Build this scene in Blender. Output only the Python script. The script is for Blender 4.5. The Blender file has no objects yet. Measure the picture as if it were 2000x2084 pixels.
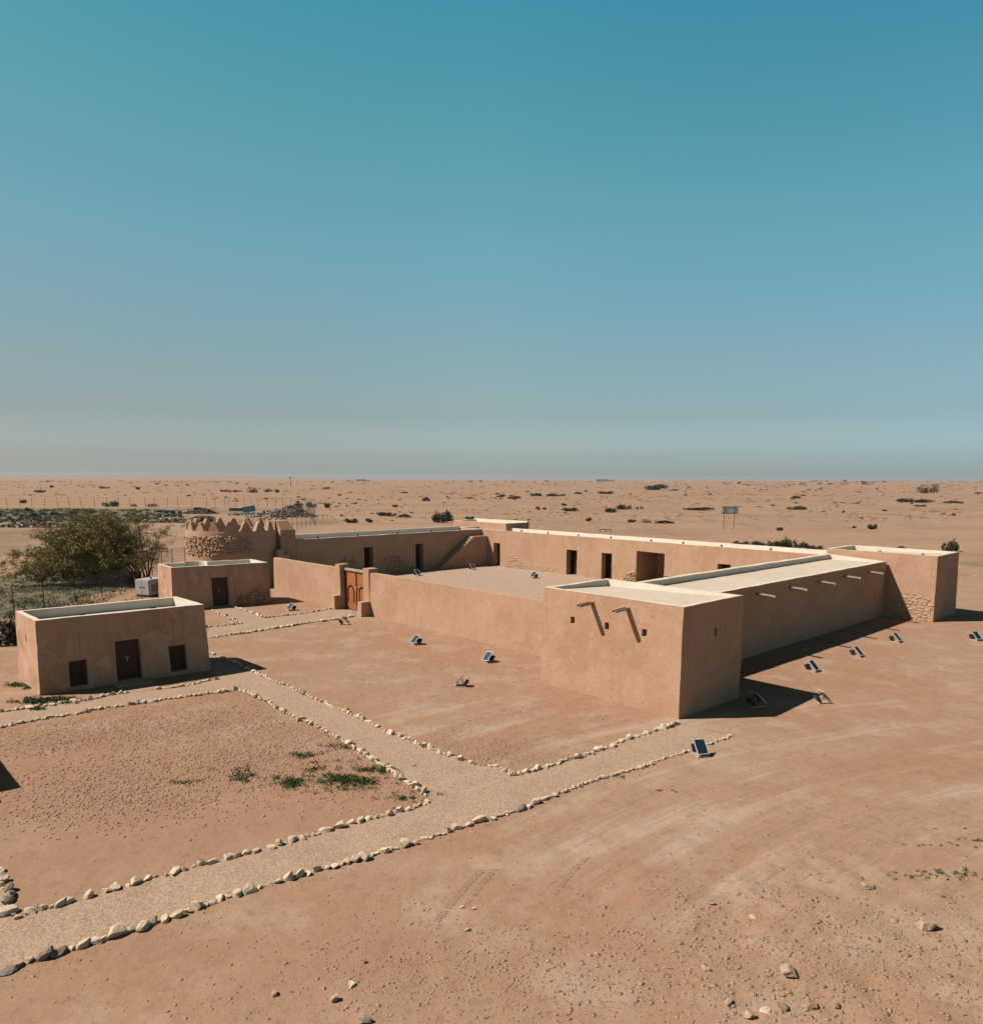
import bpy, bmesh, math, random
import numpy as np
from mathutils import Vector, Matrix, noise
from mathutils.geometry import tessellate_polygon

random.seed(7)
RNG = np.random.default_rng(7)
C = bpy.context.scene.collection
SC = bpy.context.scene

# ------------------------------------------------------------------ camera
F_PX, PITCH, ROLL, PY, CAM_H = 1539.66, 0.1756, 0.0036, 1246.64, 10.0
cd = bpy.data.cameras.new("camera")
cam = bpy.data.objects.new("camera", cd); C.objects.link(cam)
cd.sensor_fit = 'HORIZONTAL'; cd.sensor_width = 36.0
cd.lens = F_PX / 2000 * 36.0
cd.shift_x = 0.0; cd.shift_y = (PY - 1042.0) / 2000.0
cd.clip_start = 0.5; cd.clip_end = 30000
_f = Vector((0, math.cos(PITCH), -math.sin(PITCH))); _r = Vector((1, 0, 0)); _u = _r.cross(_f)
_c, _s = math.cos(ROLL), math.sin(ROLL)
RT = _c*_r + _s*_u; UP = -_s*_r + _c*_u; FW = _f
cam.matrix_world = Matrix(((RT.x, UP.x, -FW.x, 0), (RT.y, UP.y, -FW.y, 0), (RT.z, UP.z, -FW.z, CAM_H), (0, 0, 0, 1)))
SC.camera = cam

# ------------------------------------------------------------------ sky + sun
SUN_EL = math.radians(48.7)
SUN_AZ = Vector((-math.cos(math.radians(5.5)), -math.sin(math.radians(5.5)), 0))   # horizontal direction towards the sun
W = bpy.data.worlds.new("World"); SC.world = W; W.use_nodes = True
nt = W.node_tree; nt.nodes.clear()
sky = nt.nodes.new('ShaderNodeTexSky'); sky.sky_type = 'NISHITA'; sky.sun_disc = False
sky.sun_elevation = SUN_EL
sky.sun_rotation = math.atan2(SUN_AZ.x, SUN_AZ.y)
sky.altitude = 0; sky.air_density = 1.0; sky.dust_density = 1.6; sky.ozone_density = 2.0
tint = nt.nodes.new('ShaderNodeMix'); tint.data_type = 'RGBA'; tint.blend_type = 'MULTIPLY'
tint.inputs['Factor'].default_value = 1.0
# the sky is graded by elevation (pale grey low down, teal above); unseen overhead part dimmed to cut shadow fill
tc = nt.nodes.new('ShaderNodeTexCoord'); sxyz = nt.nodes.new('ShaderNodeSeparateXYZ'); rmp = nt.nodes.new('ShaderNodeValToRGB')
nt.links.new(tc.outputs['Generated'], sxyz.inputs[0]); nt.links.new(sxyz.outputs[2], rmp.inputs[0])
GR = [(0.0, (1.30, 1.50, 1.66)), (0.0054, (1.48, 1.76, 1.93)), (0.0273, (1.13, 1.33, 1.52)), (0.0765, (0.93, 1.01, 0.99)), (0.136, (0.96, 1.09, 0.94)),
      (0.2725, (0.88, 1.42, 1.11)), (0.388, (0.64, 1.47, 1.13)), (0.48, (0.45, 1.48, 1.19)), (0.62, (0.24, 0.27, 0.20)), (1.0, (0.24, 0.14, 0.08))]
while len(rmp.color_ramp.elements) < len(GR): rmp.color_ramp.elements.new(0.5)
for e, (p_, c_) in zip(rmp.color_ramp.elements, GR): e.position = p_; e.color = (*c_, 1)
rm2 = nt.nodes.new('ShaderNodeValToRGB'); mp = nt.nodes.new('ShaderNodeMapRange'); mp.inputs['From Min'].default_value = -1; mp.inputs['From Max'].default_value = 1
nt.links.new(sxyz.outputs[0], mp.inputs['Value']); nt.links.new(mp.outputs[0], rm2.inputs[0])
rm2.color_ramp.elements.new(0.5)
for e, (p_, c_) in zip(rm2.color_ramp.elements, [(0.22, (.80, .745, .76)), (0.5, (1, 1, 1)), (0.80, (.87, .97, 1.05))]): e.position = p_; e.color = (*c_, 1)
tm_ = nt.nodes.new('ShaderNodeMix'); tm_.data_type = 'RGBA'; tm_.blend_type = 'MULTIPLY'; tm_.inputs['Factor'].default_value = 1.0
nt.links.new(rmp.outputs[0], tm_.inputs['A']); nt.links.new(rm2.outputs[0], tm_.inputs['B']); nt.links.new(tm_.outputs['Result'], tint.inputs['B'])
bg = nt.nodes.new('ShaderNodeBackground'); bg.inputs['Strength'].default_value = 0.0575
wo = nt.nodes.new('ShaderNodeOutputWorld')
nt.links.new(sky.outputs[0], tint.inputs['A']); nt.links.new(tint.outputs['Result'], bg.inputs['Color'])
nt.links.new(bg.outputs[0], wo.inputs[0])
sl = bpy.data.lights.new("sun", 'SUN'); sl.energy = 5.0; sl.angle = math.radians(0.53); sl.color = (1.0, 0.93, 0.84)
so = bpy.data.objects.new("sun", sl); C.objects.link(so)
_d = (SUN_AZ*math.cos(SUN_EL) + Vector((0, 0, math.sin(SUN_EL))))
so.rotation_euler = _d.to_track_quat('Z', 'Y').to_euler(); so.location = (-60, -10, 70)
SC.view_settings.view_transform = 'Standard'
SC.view_settings.look = 'None'; SC.view_settings.gamma = 1.0; SC.view_settings.exposure = 0.8
SC.render.engine = 'CYCLES'
SC.cycles.max_bounces = 5; SC.cycles.diffuse_bounces = 2; SC.cycles.transparent_max_bounces = 6

# ------------------------------------------------------------------ helpers
def ray(x, y):
    d = RT*((x-1000)/F_PX) + UP*((PY-y)/F_PX) + FW
    return d
def gp(x, y, z=0.0):
    """point of the ground plane (metres) under a photo position"""
    d = ray(x, y); t = (z - CAM_H)/d.z
    return Vector((d.x*t, d.y*t, z))
YAW = 0.8199
CU = Vector((-math.cos(YAW), math.sin(YAW), 0)); CV = Vector((math.sin(YAW), math.cos(YAW), 0))
ORG = Vector((7.9059, 30.6122, 0))
def fort(u, v, z=0.0): return ORG + CU*u + CV*v + Vector((0, 0, z))

def _hash(ix, iy, s):
    n = (ix.astype(np.int64)*374761393 + iy.astype(np.int64)*668265263 + s*1442695041) & 0x7fffffff
    n = ((n ^ (n >> 13))*1274126177) & 0x7fffffff
    return ((n ^ (n >> 16)) & 0xffff)/65535.0
def vnoise(x, y, s=0):
    x = np.asarray(x, float); y = np.asarray(y, float)
    ix = np.floor(x); iy = np.floor(y); fx = x-ix; fy = y-iy
    fx = fx*fx*(3-2*fx); fy = fy*fy*(3-2*fy)
    a = _hash(ix, iy, s); b = _hash(ix+1, iy, s); c = _hash(ix, iy+1, s); d = _hash(ix+1, iy+1, s)
    return (a*(1-fx)+b*fx)*(1-fy) + (c*(1-fx)+d*fx)*fy - 0.5
def sstep(a, b, x): t = np.clip((x-a)/(b-a), 0, 1); return t*t*(3-2*t)
TC = np.array([28.0, -6.0])           # centre of the vehicle-track arcs on the right
def ground_h(x, y):
    x = np.asarray(x, float); y = np.asarray(y, float)
    h = 0.05*vnoise(x/4.1, y/4.1, 1) + 0.028*vnoise(x/1.3, y/1.3, 2) + 0.014*vnoise(x/0.55, y/0.55, 3)
    d = np.hypot(x, y)
    h = h + sstep(130, 420, d)*(1.6*vnoise(x/70, y/70, 4) + 0.5*vnoise(x/19, y/19, 5))
    h = h + sstep(700, 2500, d)*3.0*vnoise(x/500, y/500, 6)
    tr = sstep(1.0, 5.0, x+0.6*(y-16))*sstep(38, 27, y)*sstep(60, 30, x)*sstep(10, 12, y)
    rr = np.hypot(x-TC[0], y-TC[1]); aa = np.arctan2(x-TC[0], y-TC[1])
    h = h + tr*(0.05*vnoise(rr/0.8, aa*5, 41) + 0.03*vnoise(rr/0.34, aa*9, 42))
    # rougher heaps of spoil in the lower right
    m = sstep(0.0, 3.0, x-3.0)*sstep(20.5, 17.5, y)
    h = h + m*(0.12*np.abs(vnoise(x/0.9, y/0.9, 8)) + 0.07*vnoise(x/0.42, y/0.42, 9))
    return h
def gh(x, y): return float(ground_h(x, y))
def gpt(x, y):
    p = gp(x, y)
    for _ in range(3): p = gp(x, y, gh(p.x, p.y))
    return p

def mesh_obj(name, bm, mats, parent=None, loc=None, smooth=False):
    if smooth:
        for e in bm.edges:
            if len(e.link_faces) == 2 and e.calc_face_angle(0) > 0.33: e.smooth = False
    me = bpy.data.meshes.new(name); bm.to_mesh(me); bm.free()
    for m in (mats if isinstance(mats, (list, tuple)) else [mats]): me.materials.append(m)
    if smooth:
        for p in me.polygons: p.use_smooth = True
    o = bpy.data.objects.new(name, me); C.objects.link(o)
    if parent: o.parent = parent
    if loc is not None: o.location = loc
    return o
def np_obj(name, verts, faces, mats, parent=None, loc=None, smooth=False):
    me = bpy.data.meshes.new(name)
    verts = np.asarray(verts, np.float32); faces = np.asarray(faces, np.int32)
    k = faces.shape[1]
    me.vertices.add(len(verts)); me.vertices.foreach_set('co', verts.ravel())
    me.loops.add(faces.size); me.loops.foreach_set('vertex_index', faces.ravel())
    me.polygons.add(len(faces)); me.polygons.foreach_set('loop_start', np.arange(0, faces.size, k, dtype=np.int32))
    if smooth: me.polygons.foreach_set('use_smooth', np.ones(len(faces), bool))
    me.update(calc_edges=True); me.validate()
    for m in (mats if isinstance(mats, (list, tuple)) else [mats]): me.materials.append(m)
    o = bpy.data.objects.new(name, me); C.objects.link(o)
    if parent: o.parent = parent
    if loc is not None: o.location = loc
    return o
def tag(o, label=None, cat=None, group=None, kind=None):
    if label: o['label'] = label
    if cat: o['category'] = cat
    if group: o['group'] = group
    if kind: o['kind'] = kind
    return o
def thing(name, label, cat, loc=(0, 0, 0), rz=0.0, group=None):
    o = bpy.data.objects.new(name, None); C.objects.link(o)
    o.empty_display_size = 0.3
    o.location = loc; o.rotation_euler = (0, 0, rz)
    return tag(o, label, cat, group)
def kids(o): return [c for c in bpy.data.objects if c.parent == o]
def copy_tree(o, parent=None):
    ch = kids(o)
    c = o.copy(); C.objects.link(c)
    if parent: c.parent = parent
    for k in ch: copy_tree(k, c)
    return c

def add_box(bm, c, s, rot=None, taper=1.0):
    """box centred at c with full size s, optional Matrix rotation, top face scaled by taper"""
    vs = []
    for z in (-.5, .5):
        k = taper if z > 0 else 1
        for x, y in ((-.5, -.5), (.5, -.5), (.5, .5), (-.5, .5)):
            p = Vector((x*s[0]*k, y*s[1]*k, z*s[2]))
            if rot: p = rot @ p
            vs.append(bm.verts.new(p + Vector(c)))
    for f in ((3, 2, 1, 0), (4, 5, 6, 7), (0, 1, 5, 4), (1, 2, 6, 5), (2, 3, 7, 6), (3, 0, 4, 7)):
        bm.faces.new([vs[i] for i in f])
def add_tube(bm, a, b, r0, r1=None, n=6, caps=True):
    a = Vector(a); b = Vector(b); r1 = r0 if r1 is None else r1
    d = (b-a)
    if d.length < 1e-6: return
    q = d.to_track_quat('Z', 'Y'); A = []; B = []
    for i in range(n):
        t = 2*math.pi*i/n; o = q @ Vector((math.cos(t), math.sin(t), 0))
        A.append(bm.verts.new(a+o*r0)); B.append(bm.verts.new(b+o*r1))
    for i in range(n):
        j = (i+1) % n; bm.faces.new((A[i], A[j], B[j], B[i]))
    if caps: bm.faces.new(A[::-1]); bm.faces.new(B)
def add_prism(bm, pts, off):
    """polygon pts (3D) extruded by vector off"""
    A = [bm.verts.new(p) for p in pts]; B = [bm.verts.new(Vector(p)+Vector(off)) for p in pts]
    bm.faces.new(A[::-1]); bm.faces.new(B)
    for i in range(len(A)):
        j = (i+1) % len(A); bm.faces.new((A[i], A[j], B[j], B[i]))

def refine(ls, step):
    out = []
    for a, b in zip(ls[:-1], ls[1:]):
        n = max(1, int(math.ceil((b-a)/step - 1e-6)))
        out += [a + (b-a)*i/n for i in range(n)]
    return out + [ls[-1]]
def cells(xs, ys, zs, fill, xf, step=0.7, mat=None, bevel=0.05, jit=0.018, batter=0.0, batc=None, H=1.0, seed=0.0):
    """solid of grid cells; xf maps local (x, y, z) to world; walls rounded and slightly uneven"""
    X, Y, Z = refine(sorted(xs), step), refine(sorted(ys), step), refine(sorted(zs), step)
    nx, ny, nz = len(X)-1, len(Y)-1, len(Z)-1
    ful = {}
    for i in range(nx):
        for j in range(ny):
            for k in range(nz):
                ful[i, j, k] = bool(fill((X[i]+X[i+1])/2, (Y[j]+Y[j+1])/2, (Z[k]+Z[k+1])/2))
    bm = bmesh.new(); V = {}; loc = {}
    def vert(i, j, k):
        key = (i, j, k)
        if key not in V:
            V[key] = bm.verts.new((X[i], Y[j], Z[k]))
        return V[key]
    quads = (((1, 0, 0), ((1,0,0),(1,1,0),(1,1,1),(1,0,1))), ((-1,0,0), ((0,0,0),(0,0,1),(0,1,1),(0,1,0))),
             ((0,1,0), ((0,1,0),(0,1,1),(1,1,1),(1,1,0))), ((0,-1,0), ((0,0,0),(1,0,0),(1,0,1),(0,0,1))),
             ((0,0,1), ((0,0,1),(1,0,1),(1,1,1),(0,1,1))), ((0,0,-1), ((0,0,0),(0,1,0),(1,1,0),(1,0,0))))
    for (i, j, k), f in ful.items():
        if not f: continue
        for n, q in quads:
            if not ful.get((i+n[0], j+n[1], k+n[2]), False):
                if n[2] < 0 and k == 0: pass
                fc = bm.faces.new([vert(i+a, j+b, k+c) for a, b, c in q])
                if mat:
                    fc.material_index = mat(((X[i]+X[i+1])/2+n[0]*(X[i+1]-X[i])/2, (Y[j]+Y[j+1])/2+n[1]*(Y[j+1]-Y[j])/2,
                                             (Z[k]+Z[k+1])/2+n[2]*(Z[k+1]-Z[k])/2), n)
    if bevel:
        es = [e for e in bm.edges if len(e.link_faces) == 2 and e.calc_face_angle(0) > 0.5]
        bmesh.ops.bevel(bm, geom=es, offset=bevel, segments=2, profile=0.5, affect='EDGES', clamp_overlap=True)
    cx, cy = batc if batc else ((xs[0]+xs[-1])/2, (ys[0]+ys[-1])/2)
    hx, hy = max(abs(xs[0]-cx), abs(xs[-1]-cx)), max(abs(ys[0]-cy), abs(ys[-1]-cy))
    for v in bm.verts:
        x, y, z = v.co
        k = batter*max(z, 0)/H
        x = cx + (x-cx)*(1-k/hx); y = cy + (y-cy)*(1-k/hy)
        p = xf(x, y, z)
        if jit:
            w = Vector(p)
            n1 = noise.noise_vector(w*0.55+Vector((seed, 3, 1))); n2 = noise.noise_vector(w*1.9+Vector((seed, 9, 4)))
            p = w + (n1*1.0 + n2*0.55)*jit
        v.co = p
    bmesh.ops.recalc_face_normals(bm, faces=bm.faces[:])
    return bm
def shift(bm, loc):
    bmesh.ops.translate(bm, verts=bm.verts[:], vec=-Vector(loc)); return bm

# ------------------------------------------------------------------ materials
def new_mat(name):
    m = bpy.data.materials.new(name); m.use_nodes = True
    t = m.node_tree; t.nodes.clear()
    o = t.nodes.new('ShaderNodeOutputMaterial'); b = t.nodes.new('ShaderNodeBsdfPrincipled')
    b.inputs['Roughness'].default_value = 0.9
    b.inputs['Specular IOR Level'].default_value = 0.15
    t.links.new(b.outputs[0], o.inputs[0])
    return m, t, b
def N(t, kind, **kw):
    n = t.nodes.new(kind)
    for k, v in kw.items():
        if k in n.inputs.keys(): n.inputs[k].default_value = v
        else: setattr(n, k, v)
    return n
def noise_node(t, vec, scale, detail=4.0, rough=0.55):
    n = t.nodes.new('ShaderNodeTexNoise'); n.inputs['Scale'].default_value = scale
    n.inputs['Detail'].default_value = detail; n.inputs['Roughness'].default_value = rough
    if vec is not None: t.links.new(vec, n.inputs['Vector'])
    return n.outputs['Fac']
def ramp(t, fac, a, b, lo=0.0, hi=1.0):
    r = t.nodes.new('ShaderNodeMapRange'); r.inputs['From Min'].default_value = a; r.inputs['From Max'].default_value = b
    r.inputs['To Min'].default_value = lo; r.inputs['To Max'].default_value = hi; r.interpolation_type = 'SMOOTHSTEP'
    t.links.new(fac, r.inputs['Value']); return r.outputs[0]
def mix(t, fac, a, b, blend='MIX'):
    m = t.nodes.new('ShaderNodeMix'); m.data_type = 'RGBA'; m.blend_type = blend
    for sock, v in (('Factor', fac), ('A', a), ('B', b)):
        if isinstance(v, (tuple, list)): m.inputs[sock].default_value = (*v[:3], 1)
        elif isinstance(v, (int, float)): m.inputs[sock].default_value = v
        else: t.links.new(v, m.inputs[sock])
    return m.outputs['Result']
def math_n(t, op, a, b=None):
    m = t.nodes.new('ShaderNodeMath'); m.operation = op
    for i, v in enumerate((a, b)):
        if v is None: continue
        if isinstance(v, (int, float)): m.inputs[i].default_value = v
        else: t.links.new(v, m.inputs[i])
    return m.outputs[0]
def bump(t, b, h, strength, dist, prev=None):
    n = t.nodes.new('ShaderNodeBump'); n.inputs['Strength'].default_value = strength; n.inputs['Distance'].default_value = dist
    t.links.new(h, n.inputs['Height'])
    if prev is not None: t.links.new(prev, n.inputs['Normal'])
    t.links.new(n.outputs[0], b.inputs['Normal']); return n.outputs[0]
def pos(t): return t.nodes.new('ShaderNodeNewGeometry').outputs['Position']
def mapped(t, vec, scale):
    m = t.nodes.new('ShaderNodeMapping'); m.inputs['Scale'].default_value = scale
    t.links.new(vec, m.inputs['Vector']); return m.outputs[0]

def plaster(name, c, dark, pale, amt=1.15):
    m, t, b = new_mat(name); P = pos(t)
    n1 = noise_node(t, P, 0.32, 5, 0.6); n2 = noise_node(t, P, 1.1, 4, 0.6); n3 = noise_node(t, P, 9, 5, 0.65)
    st = noise_node(t, mapped(t, P, (2.6, 2.6, 0.28)), 1.0, 4, 0.6)
    col = mix(t, ramp(t, n1, 0.45, 0.62, 0, 0.50*amt), c, dark)
    n5 = noise_node(t, P, 0.75, 5, 0.5); col = mix(t, ramp(t, n5, 0.545, 0.575, 0, 0.30*amt), col, pale); n6 = noise_node(t, P, 1.3, 4, 0.5); col = mix(t, ramp(t, n6, 0.60, 0.64, 0, 0.28*amt), col, dark)
    vo = t.nodes.new('ShaderNodeTexVoronoi'); vo.feature = 'DISTANCE_TO_EDGE'; vo.inputs['Scale'].default_value = 0.8; dn = t.nodes.new('ShaderNodeTexNoise'); dn.inputs['Scale'].default_value = 2.2; t.links.new(P, dn.inputs['Vector']); va = t.nodes.new('ShaderNodeVectorMath'); va.operation = 'ADD'; t.links.new(P, va.inputs[0]); t.links.new(dn.outputs['Color'], va.inputs[1]); t.links.new(va.outputs[0], vo.inputs['Vector'])
    col = mix(t, math_n(t, 'MULTIPLY', ramp(t, vo.outputs['Distance'], 0.020, 0.0, 0, 0.75), ramp(t, n2, 0.45, 0.6)), col, tuple(x*0.6 for x in dark))
    col = mix(t, ramp(t, n2, 0.50, 0.68, 0, 0.55*amt), col, pale)
    col = mix(t, ramp(t, st, 0.52, 0.68, 0, 0.40*amt), col, dark)
    col = mix(t, ramp(t, n3, 0.35, 0.7, 0, 0.22), col, pale)
    t.links.new(col, b.inputs['Base Color']); b.inputs['Roughness'].default_value = 0.95
    h = bump(t, b, noise_node(t, P, 3.5, 5, 0.6), 0.45, 0.05)
    bump(t, b, noise_node(t, P, 22, 4, 0.6), 0.35, 0.02, h)
    return m
M_MUD = plaster('mud_plaster', (0.570, 0.333, 0.210), (0.48, 0.262, 0.155), (0.61, 0.385, 0.262))
M_MUD2 = plaster('mud_plaster_patched', (0.58, 0.335, 0.215), (0.39, 0.195, 0.118), (0.70, 0.46, 0.325), 1.3)
M_LIME = plaster('lime_plaster', (0.90, 0.79, 0.67), (0.80, 0.68, 0.56), (0.95, 0.85, 0.73), 0.8)
M_ROOF = plaster('roof_screed', (0.645, 0.52, 0.405), (0.555, 0.43, 0.325), (0.72, 0.60, 0.48), 0.8)
M_SPOUT = plaster('spout_plaster', (0.52, 0.36, 0.28), (0.40, 0.26, 0.2), (0.62, 0.48, 0.40))

def stone_mat(name, c1, c2, c3, rnd=True):
    m, t, b = new_mat(name); P = pos(t)
    oi = t.nodes.new('ShaderNodeObjectInfo')
    n1 = noise_node(t, P, 2.2, 4, 0.6); n2 = noise_node(t, P, 14, 5, 0.7)
    f = math_n(t, 'ADD', math_n(t, 'MULTIPLY', n1, 0.8), math_n(t, 'MULTIPLY', oi.outputs['Random'], 0.45)) if rnd else n1
    col = mix(t, ramp(t, f, 0.35, 0.75), c1, c2)
    col = mix(t, ramp(t, n2, 0.5, 0.72, 0, 0.7), col, c3)
    t.links.new(col, b.inputs['Base Color'])
    bump(t, b, n2, 0.8, 0.05)
    return m
M_STONE = stone_mat('limestone', (0.82, 0.63, 0.46), (0.70, 0.54, 0.40), (0.50, 0.34, 0.23))
M_STONE_D = stone_mat('weathered_grey_limestone', (0.27, 0.20, 0.155), (0.38, 0.29, 0.225), (0.13, 0.10, 0.085))
M_RUBBLE = stone_mat('wall_rubble', (0.54, 0.335, 0.215), (0.58, 0.385, 0.26), (0.44, 0.255, 0.16), False)
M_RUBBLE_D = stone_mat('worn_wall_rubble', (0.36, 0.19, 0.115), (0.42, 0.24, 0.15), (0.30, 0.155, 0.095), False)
M_CLOD = stone_mat('soil_clod', (0.44, 0.285, 0.185), (0.52, 0.37, 0.26), (0.36, 0.22, 0.14))

def plain(name, c, rough=0.6, metal=0.0, spec=0.3, var=0.12, sc=8.0):
    m, t, b = new_mat(name); P = pos(t)
    n = noise_node(t, P, sc, 4, 0.6)
    col = mix(t, ramp(t, n, 0.35, 0.65), tuple(x*(1-var) for x in c), tuple(min(1, x*(1+var)) for x in c))
    t.links.new(col, b.inputs['Base Color'])
    b.inputs['Roughness'].default_value = rough; b.inputs['Metallic'].default_value = metal
    b.inputs['Specular IOR Level'].default_value = spec
    return m
M_WOOD_D = plain('dark_teak', (0.085, 0.022, 0.010), 0.55, var=0.35, sc=12)
M_SHUT = plain('dark_shutter', (0.030, 0.020, 0.012), 0.6, var=0.3)
M_METAL = plain('galvanised_metal', (0.55, 0.55, 0.55), 0.45, 0.6)
M_IRON = plain('rusty_post', (0.10, 0.075, 0.06), 0.8, 0.2)
M_WIRE = plain('fence_wire', (0.18, 0.17, 0.15), 0.6, 0.4)
M_GREENP = plain('green_fence_paint', (0.085, 0.13, 0.12), 0.7)
M_ALU = plain('white_aluminium', (0.66, 0.68, 0.68), 0.4, 0.1)
M_BLACK = plain('black_plastic', (0.025, 0.022, 0.02), 0.5)
M_GLASS = plain('lamp_glass', (0.10, 0.10, 0.10), 0.12, 0.0, 0.6)
M_BASE = plain('pale_concrete', (0.50, 0.37, 0.27), 0.9)
M_WHITE = plain('white_enamel', (0.50, 0.47, 0.45), 0.5, var=0.06)
M_BLUE = plain('faded_blue_panel', (0.20, 0.32, 0.40), 0.6)
M_PALEG = plain('pale_green_plastic', (0.32, 0.48, 0.42), 0.6)
M_SIGN = plain('sign_back', (0.80, 0.74, 0.68), 0.6)
M_DEBRIS = stone_mat('mixed_debris', (0.30, 0.19, 0.145), (0.12, 0.085, 0.07), (0.42, 0.31, 0.25), False)
M_DEBRIS_D = stone_mat('dark_debris', (0.09, 0.07, 0.055), (0.16, 0.12, 0.09), (0.30, 0.25, 0.21), False)
M_FROND = stone_mat('dry_fronds', (0.14, 0.055, 0.03), (0.10, 0.05, 0.03), (0.34, 0.25, 0.17), False)
M_BARK = plain('acacia_bark', (0.12, 0.078, 0.05), 0.9, var=0.3)
M_PLANK = plain('weathered_plank', (0.42, 0.36, 0.31), 0.8, var=0.2)

def gate_wood():
    m, t, b = new_mat('gate_teak'); P = pos(t)
    g = noise_node(t, mapped(t, P, (9, 9, 0.7)), 1.6, 5, 0.6)
    col = mix(t, ramp(t, g, 0.35, 0.68), (0.58, 0.185, 0.055), (0.36, 0.10, 0.03))
    t.links.new(col, b.inputs['Base Color']); b.inputs['Roughness'].default_value = 0.55
    b.inputs['Specular IOR Level'].default_value = 0.3
    return m
M_GATE = gate_wood()
M_BRASS = plain('pale_brass', (0.62, 0.45, 0.28), 0.45, 0.3)
def cell_mat():
    m, t, b = new_mat('solar_cell'); P = pos(t)
    n = noise_node(t, P, 6, 3)
    t.links.new(mix(t, n, (0.012, 0.028, 0.045), (0.022, 0.05, 0.075)), b.inputs['Base Color'])
    b.inputs['Roughness'].default_value = 0.35; b.inputs['Specular IOR Level'].default_value = 0.12
    return m
M_CELL = cell_mat()
def leaf_mat(name, a, bb, c):
    m, t, b = new_mat(name); P = pos(t)
    n = noise_node(t, P, 1.3, 3); n2 = noise_node(t, P, 17, 2)
    col = mix(t, ramp(t, n, 0.4, 0.62), a, bb); col = mix(t, ramp(t, n2, 0.45, 0.7, 0, 0.8), col, c)
    t.links.new(col, b.inputs['Base Color']); b.inputs['Roughness'].default_value = 0.75
    b.inputs['Specular IOR Level'].default_value = 0.1
    return m
M_ACACIA = leaf_mat('acacia_leaf', (0.33, 0.265, 0.075), (0.26, 0.19, 0.065), (0.39, 0.315, 0.10))
M_SHRUB = leaf_mat('desert_shrub_leaf', (0.050, 0.060, 0.030), (0.062, 0.058, 0.034), (0.080, 0.080, 0.042))
M_SHRUB_DRY = leaf_mat('dry_shrub_leaf', (0.13, 0.09, 0.055), (0.10, 0.07, 0.045), (0.16, 0.12, 0.075))
M_GRASS = leaf_mat('weed_leaf', (0.060, 0.105, 0.032), (0.045, 0.080, 0.028), (0.10, 0.14, 0.05))
M_COVER = leaf_mat('ground_cover_leaf', (0.085, 0.110, 0.058), (0.110, 0.115, 0.068), (0.14, 0.14, 0.08))

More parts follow.
